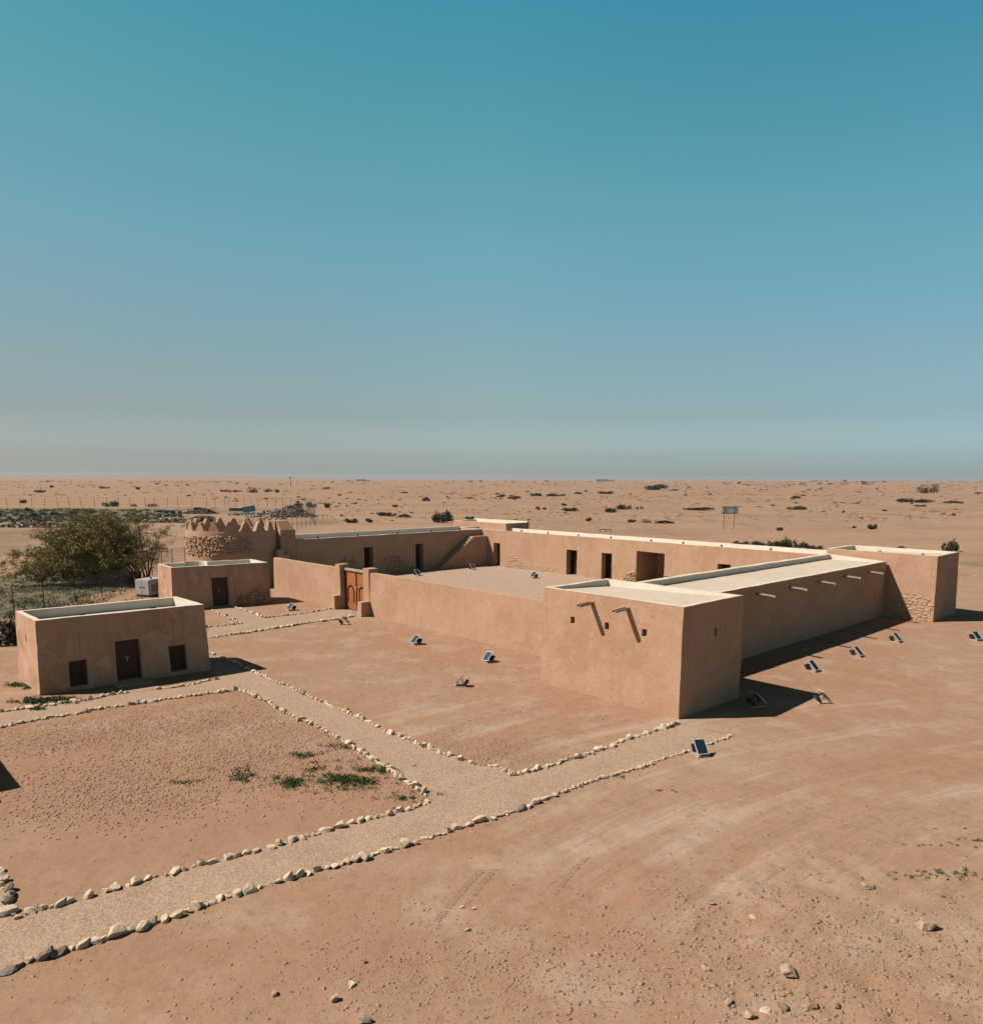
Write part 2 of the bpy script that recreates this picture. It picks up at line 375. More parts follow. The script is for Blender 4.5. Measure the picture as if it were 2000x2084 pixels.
M_COVER2 = leaf_mat('pale_ground_cover_leaf', (0.105, 0.120, 0.066), (0.135, 0.135, 0.082), (0.155, 0.15, 0.095))
def ground_mat():
    m, t, b = new_mat('desert_soil'); P = pos(t)
    def attr(n):
        a = t.nodes.new('ShaderNodeAttribute'); a.attribute_name = n; return a.outputs['Fac']
    lump, green, track, far, pale, red = [attr(n) for n in ('lump', 'green', 'track', 'far', 'pale', 'red')]
    n0 = noise_node(t, P, 0.085, 6, 0.62); n1 = noise_node(t, P, 0.42, 6, 0.62); n2 = noise_node(t, P, 2.4, 6, 0.68)
    n3 = noise_node(t, P, 16, 5, 0.7)
    base, rd, pl, dk = (0.408, 0.244, 0.156), (0.398, 0.224, 0.136), (0.460, 0.310, 0.222), (0.270, 0.155, 0.102)
    col = mix(t, ramp(t, n0, 0.42, 0.58), base, rd)
    col = mix(t, ramp(t, n1, 0.48, 0.64, 0, 0.75), col, pl)
    col = mix(t, ramp(t, n2, 0.50, 0.68, 0, 0.55), col, dk)
    col = mix(t, ramp(t, n3, 0.56, 0.76, 0, 0.30), col, pl)
    col = mix(t, ramp(t, n3, 0.46, 0.30, 0, 0.7), col, dk)
    n5 = noise_node(t, P, 38, 3, 0.7); col = mix(t, ramp(t, n5, 0.44, 0.30, 0, 0.55), col, dk); col = mix(t, ramp(t, n5, 0.58, 0.70, 0, 0.45), col, pl)
    # vehicle tracks: long arcs of paler and darker soil
    sp = t.nodes.new('ShaderNodeVectorMath'); sp.operation = 'SUBTRACT'; t.links.new(P, sp.inputs[0]); sp.inputs[1].default_value = (TC[0], TC[1], 0)
    ln = t.nodes.new('ShaderNodeVectorMath'); ln.operation = 'LENGTH'; t.links.new(sp.outputs[0], ln.inputs[0])
    sx = t.nodes.new('ShaderNodeSeparateXYZ'); t.links.new(sp.outputs[0], sx.inputs[0])
    an = math_n(t, 'MULTIPLY', math_n(t, 'ARCTAN2', sx.outputs[0], sx.outputs[1]), 2.2)
    cb = t.nodes.new('ShaderNodeCombineXYZ'); t.links.new(ln.outputs['Value'], cb.inputs[0]); t.links.new(an, cb.inputs[1])
    s1 = noise_node(t, cb.outputs[0], 0.75, 4, 0.6); s2 = noise_node(t, cb.outputs[0], 4.5, 3, 0.6)
    tm = math_n(t, 'MULTIPLY', math_n(t, 'MULTIPLY', ramp(t, s1, 0.50, 0.62), ramp(t, n1, 0.34, 0.56)), math_n(t, 'MULTIPLY', track, 0.8))
    col = mix(t, tm, col, (0.47, 0.345, 0.258))
    tm2 = math_n(t, 'MULTIPLY', math_n(t, 'MULTIPLY', ramp(t, s2, 0.54, 0.70), ramp(t, n1, 0.38, 0.62)), math_n(t, 'MULTIPLY', track, 0.55))
    col = mix(t, tm2, col, (0.315, 0.19, 0.13))
    tm3 = math_n(t, 'MULTIPLY', ramp(t, s1, 0.47, 0.36), math_n(t, 'MULTIPLY', track, 0.5)); col = mix(t, tm3, col, (0.37, 0.225, 0.15))
    col = mix(t, math_n(t, 'MULTIPLY', ramp(t, n1, 0.35, 0.62), red), col, (0.35, 0.172, 0.105))
    col = mix(t, math_n(t, 'MULTIPLY', ramp(t, n2, 0.36, 0.60), pale), col, (0.48, 0.355, 0.26))
    # the dug-over plots: reddish crumbs
    n4 = noise_node(t, P, 5.5, 4, 0.6)
    lm = math_n(t, 'MULTIPLY', ramp(t, n4, 0.52, 0.66), math_n(t, 'MULTIPLY', lump, 0.55))
    col = mix(t, lm, col, (0.33, 0.185, 0.125))
    # far plain: paler, with thin dark gravel streaks
    f1 = noise_node(t, mapped(t, P, (0.016, 0.055, 0.05)), 1.0, 7, 0.7); f2 = noise_node(t, P, 0.30, 6, 0.75)
    fc = mix(t, ramp(t, f1, 0.42, 0.64), (0.41, 0.252, 0.164), (0.345, 0.208, 0.136))
    fc = mix(t, ramp(t, noise_node(t, mapped(t, P, (0.10, 0.03, 0.05)), 1.0, 7, 0.75), 0.53, 0.66, 0, 0.75), fc, (0.27, 0.165, 0.105))
    fc = mix(t, ramp(t, f2, 0.52, 0.68, 0, 0.7), fc, (0.24, 0.15, 0.098))
    col = mix(t, far, col, fc)
    g1 = noise_node(t, P, 0.5, 6, 0.75)
    gm = math_n(t, 'MULTIPLY', ramp(t, g1, 0.30, 0.52), green)
    col = mix(t, gm, col, mix(t, ramp(t, f2, 0.4, 0.6), (0.105, 0.105, 0.06), (0.17, 0.145, 0.09)))
    t.links.new(col, b.inputs['Base Color']); b.inputs['Roughness'].default_value = 0.97
    b.inputs['Specular IOR Level'].default_value = 0.08
    h1 = bump(t, b, noise_node(t, P, 1.3, 5, 0.55), 0.4, 0.16)
    hl = math_n(t, 'MULTIPLY', n4, lump)
    h2 = bump(t, b, hl, 0.5, 0.2, h1)
    ht = math_n(t, 'MULTIPLY', s2, track)
    h2 = bump(t, b, ht, 0.45, 0.08, h2)
    bump(t, b, n3, 0.22, 0.05, h2)
    return m
M_GROUND = ground_mat()
def gravel_mat(name, a, bb, c, sc=26.0, spk=1.0):
    m, t, b = new_mat(name); P = pos(t)
    vo = t.nodes.new('ShaderNodeTexVoronoi'); vo.inputs['Scale'].default_value = sc; t.links.new(P, vo.inputs['Vector'])
    n1 = noise_node(t, P, 0.6, 5, 0.6); n2 = noise_node(t, P, sc*0.8, 3, 0.7)
    col = mix(t, ramp(t, n2, 0.38, 0.64), a, bb)
    col = mix(t, ramp(t, n1, 0.48, 0.7, 0, 0.5), col, c)
    sep = t.nodes.new('ShaderNodeSeparateColor'); t.links.new(vo.outputs['Color'], sep.inputs[0])
    col = mix(t, ramp(t, sep.outputs[0], 0.45, 1.0, 0, 0.75*spk), col, tuple(x*0.55 for x in a))
    col = mix(t, ramp(t, sep.outputs[1], 0.55, 1.0, 0, 0.8*spk), col, tuple(min(1, x*1.4) for x in a))
    t.links.new(col, b.inputs['Base Color']); b.inputs['Roughness'].default_value = 0.95
    b.inputs['Specular IOR Level'].default_value = 0.1
    h = bump(t, b, sep.outputs[2], 0.35, 0.03)
    bump(t, b, noise_node(t, P, 2.0, 4), 0.3, 0.08, h)
    return m
M_GRAVEL = gravel_mat('path_gravel', (0.425, 0.285, 0.195), (0.475, 0.33, 0.235), (0.36, 0.225, 0.148), 30.0)
M_COURT = gravel_mat('courtyard_screed', (0.455, 0.32, 0.24), (0.49, 0.35, 0.265), (0.42, 0.28, 0.205), 9.0, 0.3)

# ------------------------------------------------------------------ ground sheet
def axis(lo, hi, st, far, lo_far=None):
    a = list(np.arange(lo, hi+1e-6, st)); x, s = a[-1], st
    while x < far: s *= 1.13; x += s; a.append(x)
    x, s = a[0], st; pre = []
    lf = -far if lo_far is None else lo_far
    while x > lf: s *= 1.13; x -= s; pre.append(x)
    return np.array(pre[::-1] + a)
GX = axis(-28, 36, 0.14, 12000); GY = axis(9, 50, 0.14, 12000, -400)
gxx, gyy = np.meshgrid(GX, GY)
hgt = ground_h(gxx, gyy)
nxg, nyg = len(GX), len(GY)
idx = np.arange(nxg*nyg).reshape(nyg, nxg)
quads = np.stack([idx[:-1, :-1], idx[:-1, 1:], idx[1:, 1:], idx[1:, :-1]], -1).reshape(-1, 4)
ground = np_obj('ground', np.stack([gxx, gyy, hgt], -1).reshape(-1, 3), quads, M_GROUND, smooth=True)
tag(ground, kind='structure')

def poly_mask(px, py, poly):
    inside = np.zeros(px.shape, bool); n = len(poly)
    for i in range(n):
        x1, y1 = poly[i]; x2, y2 = poly[(i+1) % n]
        cond = ((y1 > py) != (y2 > py))
        xi = (x2-x1)*(py-y1)/((y2-y1) if y2 != y1 else 1e-9)+x1
        inside ^= cond & (px < xi)
    return inside

# rows of edging stones, as polylines on the ground (photo positions of their feet)
ROWS = {
 'A': [(-60,2010),(11,1977),(52,1962),(95,1948),(179,1920),(231,1905),(290,1886),(343,1868),(391,1853),(447,1832),(536,1806),(603,1786),(670,1764),(734,1748),(814,1724),(853,1714),(904,1695),(952,1680),(1012,1664),(1059,1649),(1117,1625),(1177,1601),(1222,1586),(1270,1573),(1308,1562),(1362,1541),(1410,1527),(1442,1514),(1487,1499)],
 'B': [(32,1871),(71,1860),(127,1843),(186,1825),(249,1808),(324,1784),(380,1771),(462,1748),(540,1728),(590,1715),(660,1694),(710,1678),(774,1663),(835,1648),(867,1636)],
 'C': [(871,1621),(840,1602),(795,1570),(739,1536),(699,1509),(649,1482),(580,1451),(529,1423),(503,1412),(485,1404)],
 'D': [(485,1404),(442,1411),(392,1418),(337,1425),(287,1432),(232,1440),(201,1444),(153,1455),(110,1460),(43,1472),(0,1480),(-40,1487)],
 'E': [(447,1381),(395,1393),(354,1400),(328,1402)],
 'E2': [(261,1410),(222,1416),(172,1428),(134,1432),(100,1437),(50,1444),(7,1450),(-40,1457)],
 'F': [(418,1326),(432,1332),(487,1353),(517,1370),(559,1389),(587,1398),(614,1412),(670,1437),(710,1454),(744,1469),(798,1494),(845,1513),(899,1534),(952,1553),(994,1561),(1034,1574),(1053,1577)],
 'G': [(1053,1577),(1085,1571),(1152,1550),(1197,1538),(1238,1522),(1267,1509),(1311,1495),(1353,1482),(1380,1473)],
 'H': [(420,1300),(481,1291),(528,1285),(583,1276),(627,1269),(696,1260),(722,1254)],
 'I': [(540,1258),(585,1253),(619,1249),(670,1240)],
 'J': [(479,1237),(504,1245),(528,1254),(540,1258)],
 'K': [(430,1243),(455,1254),(483,1266),(493,1270)],
 'L': [(491,1270),(461,1273),(424,1278)],
 'M': [(30,1870),(14,1853),(19,1831),(7,1808),(2,1776),(-14,1750)],
}
RW = {k: [gp(*p) for p in v] for k, v in ROWS.items()}
def xy(ps): return [(p.x, p.y) for p in ps]
# gravel outline: main walk along A, branch C-F, branch D-E
outline = xy(RW['A']) + xy(RW['G'])[::-1] + xy(RW['F'])[::-1] + xy([gp(424,1362)]) + xy(RW['E']) + xy(RW['E2']) + xy([gp(-60,1460)]) \
    + xy(RW['D'])[::-1] + xy(RW['C'])[::-1] + xy(RW['B'])[::-1] + xy(RW['M']) + xy([gp(-70,1750), gp(-90,1900)])
gate_walk = xy(RW['H']) + xy([gp(718,1243), gp(680,1238)]) + xy(RW['I'])[::-1] + xy(RW['J'])[::-1] + xy([gp(436,1237)]) + xy(RW['K']) + xy(RW['L'])
door_walk = xy([gp(242,1379), gp(292,1374), gp(326,1400), gp(262,1411)])
def path_mesh(name, polys, mat, lift, step=0.12):
    allp = np.array([p for q in polys for p in q])
    x0, y0 = allp.min(0); x1, y1 = allp.max(0)
    xs = np.arange(x0-step, x1+step, step); ys = np.arange(y0-step, y1+step, step)
    X, Y = np.meshgrid(xs, ys); cxm = (X[:-1, :-1]+X[1:, 1:])/2; cym = (Y[:-1, :-1]+Y[1:, 1:])/2
    wob = 0.10*vnoise(cxm/0.5, cym/0.5, 21)
    msk = np.zeros(cxm.shape, bool)
    for q in polys: msk |= poly_mask(cxm+wob, cym-wob, q)
    ii = np.arange(X.size).reshape(X.shape)
    q4 = np.stack([ii[:-1, :-1], ii[:-1, 1:], ii[1:, 1:], ii[1:, :-1]], -1)[msk]
    used = np.unique(q4); re = -np.ones(X.size, int); re[used] = np.arange(len(used))
    vx, vy = X.ravel()[used], Y.ravel()[used]
    z = ground_h(vx, vy) + lift
    return tag(np_obj(name, np.stack([vx, vy, z], -1), re[q4], mat, smooth=True), kind='structure')
path_mesh('gravel_path', [outline], M_GRAVEL, 0.014)
path_mesh('gate_path', [gate_walk, door_walk], M_GRAVEL, 0.016)
cy_ = [fort(8.0, 4.6), fort(49.0, 4.6), fort(49.0, 33.3), fort(8.0, 33.3)]
path_mesh('courtyard_floor', [xy(cy_)], M_COURT, 0.03, 0.25)

# vertex zones of the ground sheet
def set_attr(me, name, arr):
    a = me.attributes.new(name, 'FLOAT', 'POINT'); a.data.foreach_set('value', np.asarray(arr, np.float32).ravel())
dd = np.hypot(gxx, gyy)
def blob(x, y, rx, ry, ang=0.0):
    c, s = math.cos(ang), math.sin(ang); dx, dy = gxx-x, gyy-y
    return np.clip(1.25-np.hypot((dx*c+dy*s)/rx, (-dx*s+dy*c)/ry), 0, 1)
plot1 = poly_mask(gxx, gyy, xy(RW['B'])[::1] + xy(RW['C']) + xy(RW['D']) + xy([gp(-60,1700)]))
p_far = sstep(0, 4, (gyy - 24.4))
lump = plot1*np.clip(p_far*1.1, 0, 1)
fc_ = gp(960,1520); lump = np.maximum(lump, 0.7*blob(fc_.x, fc_.y, 3.2, 1.8, -0.4))
set_attr(ground.data, 'lump', lump)
red = 0.75*plot1*sstep(29, 24, gyy)*0.8
for (x, y, rx, ry) in ((960,1530,3.0,1.8),(1850,1560,5,1.5),(420,1390,4,3),(700,1960,3,1.5),(1950,1760,2,0.8),(330,1930,5,0.8)):
    q = gp(x, y); red = np.maximum(red, 0.55*blob(q.x, q.y, rx, ry))
set_attr(ground.data, 'red', red)
pale = np.zeros_like(gxx)
for (x, y, rx, ry, k) in ((1430,1665,1.6,0.8,0.9),(1540,1520,5,1.6,0.5),(1500,1560,3,1.5,0.4),(1180,1980,1.6,0.8,0.35),(1350,1880,1.5,0.9,0.3),(1900,1900,3.5,1.6,0.45),(1600,2040,2.2,1.0,0.4),(900,1760,2,0.6,0.35)):
    q = gp(x, y); pale = np.maximum(pale, k*blob(q.x, q.y, rx, ry))
set_attr(ground.data, 'pale', pale)
tk = sstep(1.0, 5.0, gxx+0.6*(gyy-16))*sstep(38, 27, gyy)*sstep(60, 30, gxx)
set_attr(ground.data, 'track', tk)
set_attr(ground.data, 'far', sstep(60, 120, dd))
green = np.zeros_like(gxx)
green = np.maximum(green, poly_mask(gxx, gyy, xy([gp(-400,1036), gp(330,1036), gp(345,1052), gp(270,1066), gp(-400,1068)]))*1.0)
green = np.maximum(green, 0.95*poly_mask(gxx, gyy, [(-75,50),(-36,49),(-34,60),(-33,70),(-36,76),(-55,78),(-80,80)]))
green = np.maximum(green, 0.5*poly_mask(gxx, gyy, xy([gp(-300,1082), gp(120,1082), gp(60,1120), gp(-300,1130)])))
green = np.maximum(green, 0.7*poly_mask(gxx, gyy, xy([gp(1962,1152), gp(2300,1156), gp(2300,1143), gp(1962,1142)])))
green = np.maximum(green, 0.6*poly_mask(gxx, gyy, xy([gp(620,1064), gp(690,1064), gp(690,1057), gp(620,1057)])))
green = np.maximum(green, 0.6*poly_mask(gxx, gyy, xy([gp(430,1042), gp(520,1044), gp(520,1036), gp(430,1034)])))
set_attr(ground.data, 'green', green)

# ------------------------------------------------------------------ fort
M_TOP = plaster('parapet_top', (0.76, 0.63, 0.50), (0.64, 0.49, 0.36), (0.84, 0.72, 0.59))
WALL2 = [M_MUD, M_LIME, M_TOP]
def box_wall(name, root, u0, u1, v0, v1, top, roof, t=0.35, tops=None, fillx=None, xl=(), yl=(), zl=(), xf=fort, batter=0.08, mats=None, step=0.5, jit=0.026, tap=None, slope=None):
    """walls + parapet (lime-washed inside) as one mesh, and the roof slab as another part.
    tops: parapet heights (u0 side, u1 side, v0 side, v1 side)"""
    tp = tops or (top,)*4
    xs = sorted({u0, u0+t, u1-t, u1, *xl}); ys = sorted({v0, v0+t, v1-t, v1, *yl}); zs = sorted({-0.3, roof-0.08, *tp, *zl})
    def fill(x, y, z):
        if fillx and not fillx(x, y, z): return False
        if z < roof-0.08: return True
        h = 0
        if x < u0+t: h = max(h, tp[0])
        if x > u1-t: h = max(h, tp[1])
        if y < v0+t: h = max(h, tp[2])
        if y > v1-t: h = max(h, tp[3])
        return z < h
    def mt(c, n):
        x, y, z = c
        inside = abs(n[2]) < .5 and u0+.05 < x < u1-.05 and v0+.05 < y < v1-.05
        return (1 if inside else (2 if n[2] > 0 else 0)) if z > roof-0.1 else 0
    xg = xf
    if tap: xg = lambda x, y, z: xf(x, y, z if z <= roof else roof+(z-roof)*tap((x-u0)/(u1-u0), (y-v0)/(v1-v0)))
    bm = cells(xs, ys, zs, fill, xg, step, mt, 0.028, jit, batter, None, top, seed=u0*3.1+v0)
    loc = root.location
    mesh_obj('wall', shift(bm, loc), mats or WALL2, root, smooth=True)
    k = batter*roof/top
    xr = xf
    if slope: xr = lambda x, y, z: xf(x, y, z if z < roof-0.03 else z+(top-0.015-roof)*(1-slope((x-u0)/(u1-u0), (y-v0)/(v1-v0))))
    bm = cells([u0+t+k, u1-t-k], [v0+t+k, v1-t-k], [roof-0.06, roof], lambda *a: True, xr, 0.9, None, 0, 0.0)
    for v in bm.verts:
        if v.co.z > roof-0.03: v.co.z += 0.02*noise.noise(v.co*0.8)
    mesh_obj('roof', shift(bm, loc), M_ROOF, root)

def plane_patch(name, root, mapf, poly, mat, sp=0.22, size=0.12, depth=0.07, seed=0):
    """rubble stones showing where the render has fallen off; mapf(s, z, out) -> world"""
    rn = random.Random(seed); bm = bmesh.new()
    P = np.array(poly); s0, z0 = P.min(0); s1, z1 = P.max(0)
    z = z0; row = 0
    while z < z1:
        s = s0 + (row % 2)*sp*0.5
        while s < s1:
            ss, zz = s+rn.uniform(-.35, .35)*sp, z+rn.uniform(-.3, .3)*sp*0.7
            if poly_mask(np.array([ss]), np.array([zz]), poly)[0] and rn.random() < 0.93:
                r = size*rn.uniform(0.65, 1.35); hh = r*rn.uniform(0.5, 0.85); dp = depth*rn.uniform(0.6, 1.5)
                g = bmesh.ops.create_icosphere(bm, subdivisions=1, radius=1.0)['verts']
                tw = rn.uniform(-.5, .5)
                for v in g:
                    a, b, c = v.co; j = 1+rn.uniform(-.22, .22)
                    a, c = (a*math.cos(tw)-c*math.sin(tw))*j, (a*math.sin(tw)+c*math.cos(tw))*j
                    v.co = mapf(ss+a*r, zz+c*hh, b*dp*j)
            s += sp
        z += sp*0.72; row += 1
    bmesh.ops.recalc_face_normals(bm, faces=bm.faces[:])
    return mesh_obj(name, shift(bm, root.location), mat, root)

def spout(root, base, d, L=1.05, r=0.12):
    """half-round gutter spout"""
    bm = bmesh.new(); d = Vector(d).normalized(); side = Vector((d.y, -d.x, 0))
    rings = []
    for k, s in ((0, -0.35), (0.5, L*0.5), (1, L)):
        pts = []
        for R_ in (r, r*0.72):
            seq = range(9) if R_ == r else range(8, -1, -1)
            for i in seq:
                a = math.pi*i/8*1.1-0.15
                pts.append(base + d*s + Vector((0, 0, -0.07*k)) + side*math.cos(a)*R_ - Vector((0, 0, math.sin(a)*R_)))
        rings.append([bm.verts.new(p) for p in pts])
    n = len(rings[0])
    for a, b in zip(rings[:-1], rings[1:]):
        for i in range(n):
            j = (i+1) % n; bm.faces.new((a[i], a[j], b[j], b[i]))
    bm.faces.new(rings[0]); bm.faces.new(rings[-1][::-1])
    bmesh.ops.recalc_face_normals(bm, faces=bm.faces[:])
    return mesh_obj('water_spout', shift(bm, root.location), M_SPOUT, root)

def door_part(root, mapf, s0, s1, z0, z1, dep, name='door', mat=M_WOOD_D, label=None, latch=True):
    """two-leaf plank door set dep into the wall; mapf(s, z, out) -> world"""
    bm = bmesh.new()
    def bx(a, b, c, d, o0, o1):
        v = [bm.verts.new(mapf(x, z, o)) for o in (o0, o1) for x, z in ((a, c), (b, c), (b, d), (a, d))]
        for f in ((0, 1, 2, 3), (7, 6, 5, 4), (0, 4, 5, 1), (1, 5, 6, 2), (2, 6, 7, 3), (3, 7, 4, 0)): bm.faces.new([v[i] for i in f])
    w = 0.07
    bx(s0, s0+w, z0, z1, -dep-.05, -dep+.05); bx(s1-w, s1, z0, z1, -dep-.05, -dep+.05); bx(s0+w, s1-w, z1-w, z1, -dep-.05, -dep+.05)
    n = 6
    for i in range(n):
        a = s0+w+(s1-s0-2*w)*i/n; b = s0+w+(s1-s0-2*w)*(i+1)/n
        bx(a+.006, b-.006, z0, z1-w, -dep-.04, -dep)
    mid = (s0+s1)/2; bx(mid-.04, mid+.04, z0, z1-w, -dep+.001, -dep+.035)
    for zz in (z0+.25, (z0+z1)/2, z1-.35): bx(s0+w, s1-w, zz-.04, zz+.04, -dep+.002, -dep+.02)
    bmesh.ops.recalc_face_normals(bm, faces=bm.faces[:])
    o = mesh_obj(name, shift(bm, root.location), mat, root)
    if label: o['label'] = label
    if latch:
        bm = bmesh.new()
        bx(mid-.10, mid+.10, (z0+z1)/2+.10, (z0+z1)/2+.13, -dep+.036, -dep+.06); bx(mid-.015, mid+.015, (z0+z1)/2-.10, (z0+z1)/2+.10, -dep+.036, -dep+.06)
        bmesh.ops.recalc_face_normals(bm, faces=bm.faces[:])
        mesh_obj('latch', shift(bm, root.location), M_BRASS, o)
    return o
def window_part(root, mapf, s0, s1, z0, z1, dep):
    bm = bmesh.new()
    def bx(a, b, c, d, o0, o1):
        v = [bm.verts.new(mapf(x, z, o)) for o in (o0, o1) for x, z in ((a, c), (b, c), (b, d), (a, d))]
        for f in ((0, 1, 2, 3), (7, 6, 5, 4), (0, 4, 5, 1), (1, 5, 6, 2), (2, 6, 7, 3), (3, 7, 4, 0)): bm.faces.new([v[i] for i in f])
    w = 0.06
    bx(s0, s0+w, z0, z1, -dep-.05, -dep+.04); bx(s1-w, s1, z0, z1, -dep-.05, -dep+.04)
    bx(s0+w, s1-w, z1-w, z1, -dep-.05, -dep+.04); bx(s0+w, s1-w, z0, z0+w, -dep-.05, -dep+.04)
    m = (s0+s1)/2; bx(m-.03, m+.03, z0+w, z1-w, -dep-.04, -dep+.02)
    bmesh.ops.recalc_face_normals(bm, faces=bm.faces[:])
    o = mesh_obj('window', shift(bm, root.location), M_WOOD_D, root)
    bm = bmesh.new()
    for a, b in ((s0+w, m-.03), (m+.03, s1-w)):
        k = 5
        for i in range(k):
            c = z0+w+(z1-z0-2*w)*i/k; bx(a+.004, b-.004, c+.006, c+(z1-z0-2*w)/k-.006, -dep-.03, -dep-.005)
    bmesh.ops.recalc_face_normals(bm, faces=bm.faces[:])
    mesh_obj('shutter', shift(bm, root.location), M_SHUT, o)

# --- near corner tower
T1 = thing('corner_tower', 'square mud-plastered corner tower nearest the viewer, with two spouts and three small holes', 'tower', fort(4, 2.5))
def f_t1(x, y, z):
    if y < 1.5:
        for a in (6.07, 3.99, 1.92):
            if a-.125 < x < a+.125 and 3.27 < z < 3.60: return False
    if x < 1.3 and 2.57 < y < 2.77 and 3.27 < z < 3.60: return False
    return True
box_wall('T1', T1, 0, 8, 0, 5.0, 4.8, 4.42, 0.30, (4.8, 4.8, 4.8, 4.8), f_t1,
         xl=[q for a in (6.07, 3.99, 1.92) for q in (a-.125, a+.125)]+[1.3], yl=[1.5, 2.57, 2.77], zl=[3.27, 3.60], batter=0.07, slope=lambda a, b: .22+.78*max(0, min(1, a))*max(0, min(1, b)))
for a in (4.92, 2.92): spout(T1, fort(a, 0.05, 4.45), -CV, 0.92, 0.13)
# --- long right wing
W1 = thing('fort_wing', 'long flat-roofed fort wing with five spouts along its shaded outer wall', 'building', fort(5.9, 18.7))
box_wall('W1', W1, 3.7, 8.15, 4.98, 32.42, 4.1, 3.98, 0.34, (4.36, 4.36, 3.9, 4.36), batter=0.06, step=0.9, tap=lambda a, b: .26+.74*max(0, min(1, a)))
for v in (13.23, 17.15, 21.1, 25.05, 28.9): spout(W1, fort(3.7, v, 3.66), -CU, 1.0)

# --- right corner tower
T2 = thing('corner_tower', 'square corner tower at far right with rough stone showing at its foot', 'tower', fort(4.3, 35))
def f_t2(x, y, z): return not (x < 0.8 and 35.22 < y < 35.34 and 3.2 < z < 3.65)
box_wall('T2', T2, 0.28, 8.4, 32.4, 37.45, 4.72, 4.3, 0.30, (4.72, 4.72, 4.72, 4.72), f_t2, xl=[0.8], yl=[35.22, 35.34], zl=[3.2, 3.65], batter=0.16, slope=lambda a, b: .30+.70*max(0, min(1, a))*max(0, min(1, b)))
plane_patch('exposed_stonework', T2, lambda s, z, o: fort(s, 32.4-o*0.9+0.16*max(z, 0)/4.7, z), [(0.35,-.1),(4.0,-.1),(3.4,1.0),(3.0,1.9),(1.6,1.95),(0.45,1.5)], M_RUBBLE, 0.30, 0.16, 0.05, 3)

# --- far wing (four doorways and a wide open bay)
W2 = thing('fort_wing', 'far fort wing facing the viewer across the courtyard, with doorways and a wide open bay', 'building', fort(28, 35.5))
FD = [(45.75, 46.85, 2.68), (34.2, 35.65, 2.68), (29.65, 30.95, 2.68), (16.7, 18.0, 2.68)]
def f_w2(x, y, z):
    for a, b, h in FD:
        if a < x < b and y < 33.85 and 0.02 < z < h: return False
        if a-1.4 < x < b+1.4 and 33.85 < y < 36.6 and 0.02 < z < 3.15: return False
    if 23.5 < x < 26.7 and y < 36.6 and 0.02 < z < 3.15: return False
    return True
FX = [23.5, 26.7]+[q for a, b, h in FD for q in (a, b, a-1.4, b+1.4)]
box_wall('W2', W2, 8.35, 53.2, 33.2, 37.4, 4.15, 3.72, 0.34, (3.64, 4.14, 4.14, 4.14), f_w2, xl=FX, yl=[33.85, 36.6], zl=[0.02, 2.68, 3.15], batter=0.0, step=0.9)
nwm = lambda s, z, o: fort(s, 33.2-o*0.9, z)
plane_patch('exposed_stonework', W2, nwm, [(45.1,-.1),(44.8,.9),(43.6,1.6),(42.3,1.0),(40.6,.6),(39.3,.75),(37.6,.75),(36.2,-.1)], M_RUBBLE, 0.30, 0.17, 0.05, 4)
plane_patch('exposed_stonework', W2, nwm, [(28.6,-.1),(27.9,.9),(27.0,1.2),(26.72,.9),(26.72,-.1)], M_RUBBLE, 0.26, 0.16, 0.16, 5)
plane_patch('exposed_stonework', W2, nwm, [(23.48,.0),(23.48,1.1),(22.7,1.25),(22.3,.7),(22.3,.0)], M_RUBBLE, 0.26, 0.16, 0.16, 6)
for i, (a, b, h) in enumerate(FD[1:3]):
    door_part(W2, lambda s, z, o: fort(s, 33.2-o, z), a+.04, b-.62, 0.03, h-.02, 0.75, latch=False)

# --- left (far-left) wing
W3 = thing('fort_wing', 'left fort wing with shaded courtyard wall and pale roof edge beside the round tower', 'building', fort(51, 21))
LD = [(16.85, 17.95, 2.92), (23.5, 24.55, 2.92)]
def f_w3(x, y, z):
    for a, b, h in LD:
        if a < y < b and x < 49.6 and 0.02 < z < h: return False
        if a-1.2 < y < b+1.2 and 49.6 < x < 52.6 and 0.02 < z < 3.2: return False
    return True
box_wall('W3', W3, 48.9, 53.2, 9.2, 33.18, 4.15, 3.75, 0.34, (4.14, 4.30, 4.14, 3.67), f_w3, xl=[49.6, 52.6], yl=[q for a, b, h in LD for q in (a, b, a-1.2, b+1.2)], zl=[0.02, 2.92, 3.2], batter=0.0, step=0.9)
n3m = lambda s, z, o: fort(48.9-o*0.9, s, z)
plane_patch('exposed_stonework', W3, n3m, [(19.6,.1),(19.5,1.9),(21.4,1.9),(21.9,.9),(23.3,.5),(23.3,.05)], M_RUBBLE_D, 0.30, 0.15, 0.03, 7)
plane_patch('exposed_stonework', W3, n3m, [(14.4,.4),(14.2,2.2),(15.4,2.4),(16.1,1.4),(16.0,.4)], M_RUBBLE_D, 0.30, 0.15, 0.025, 8)
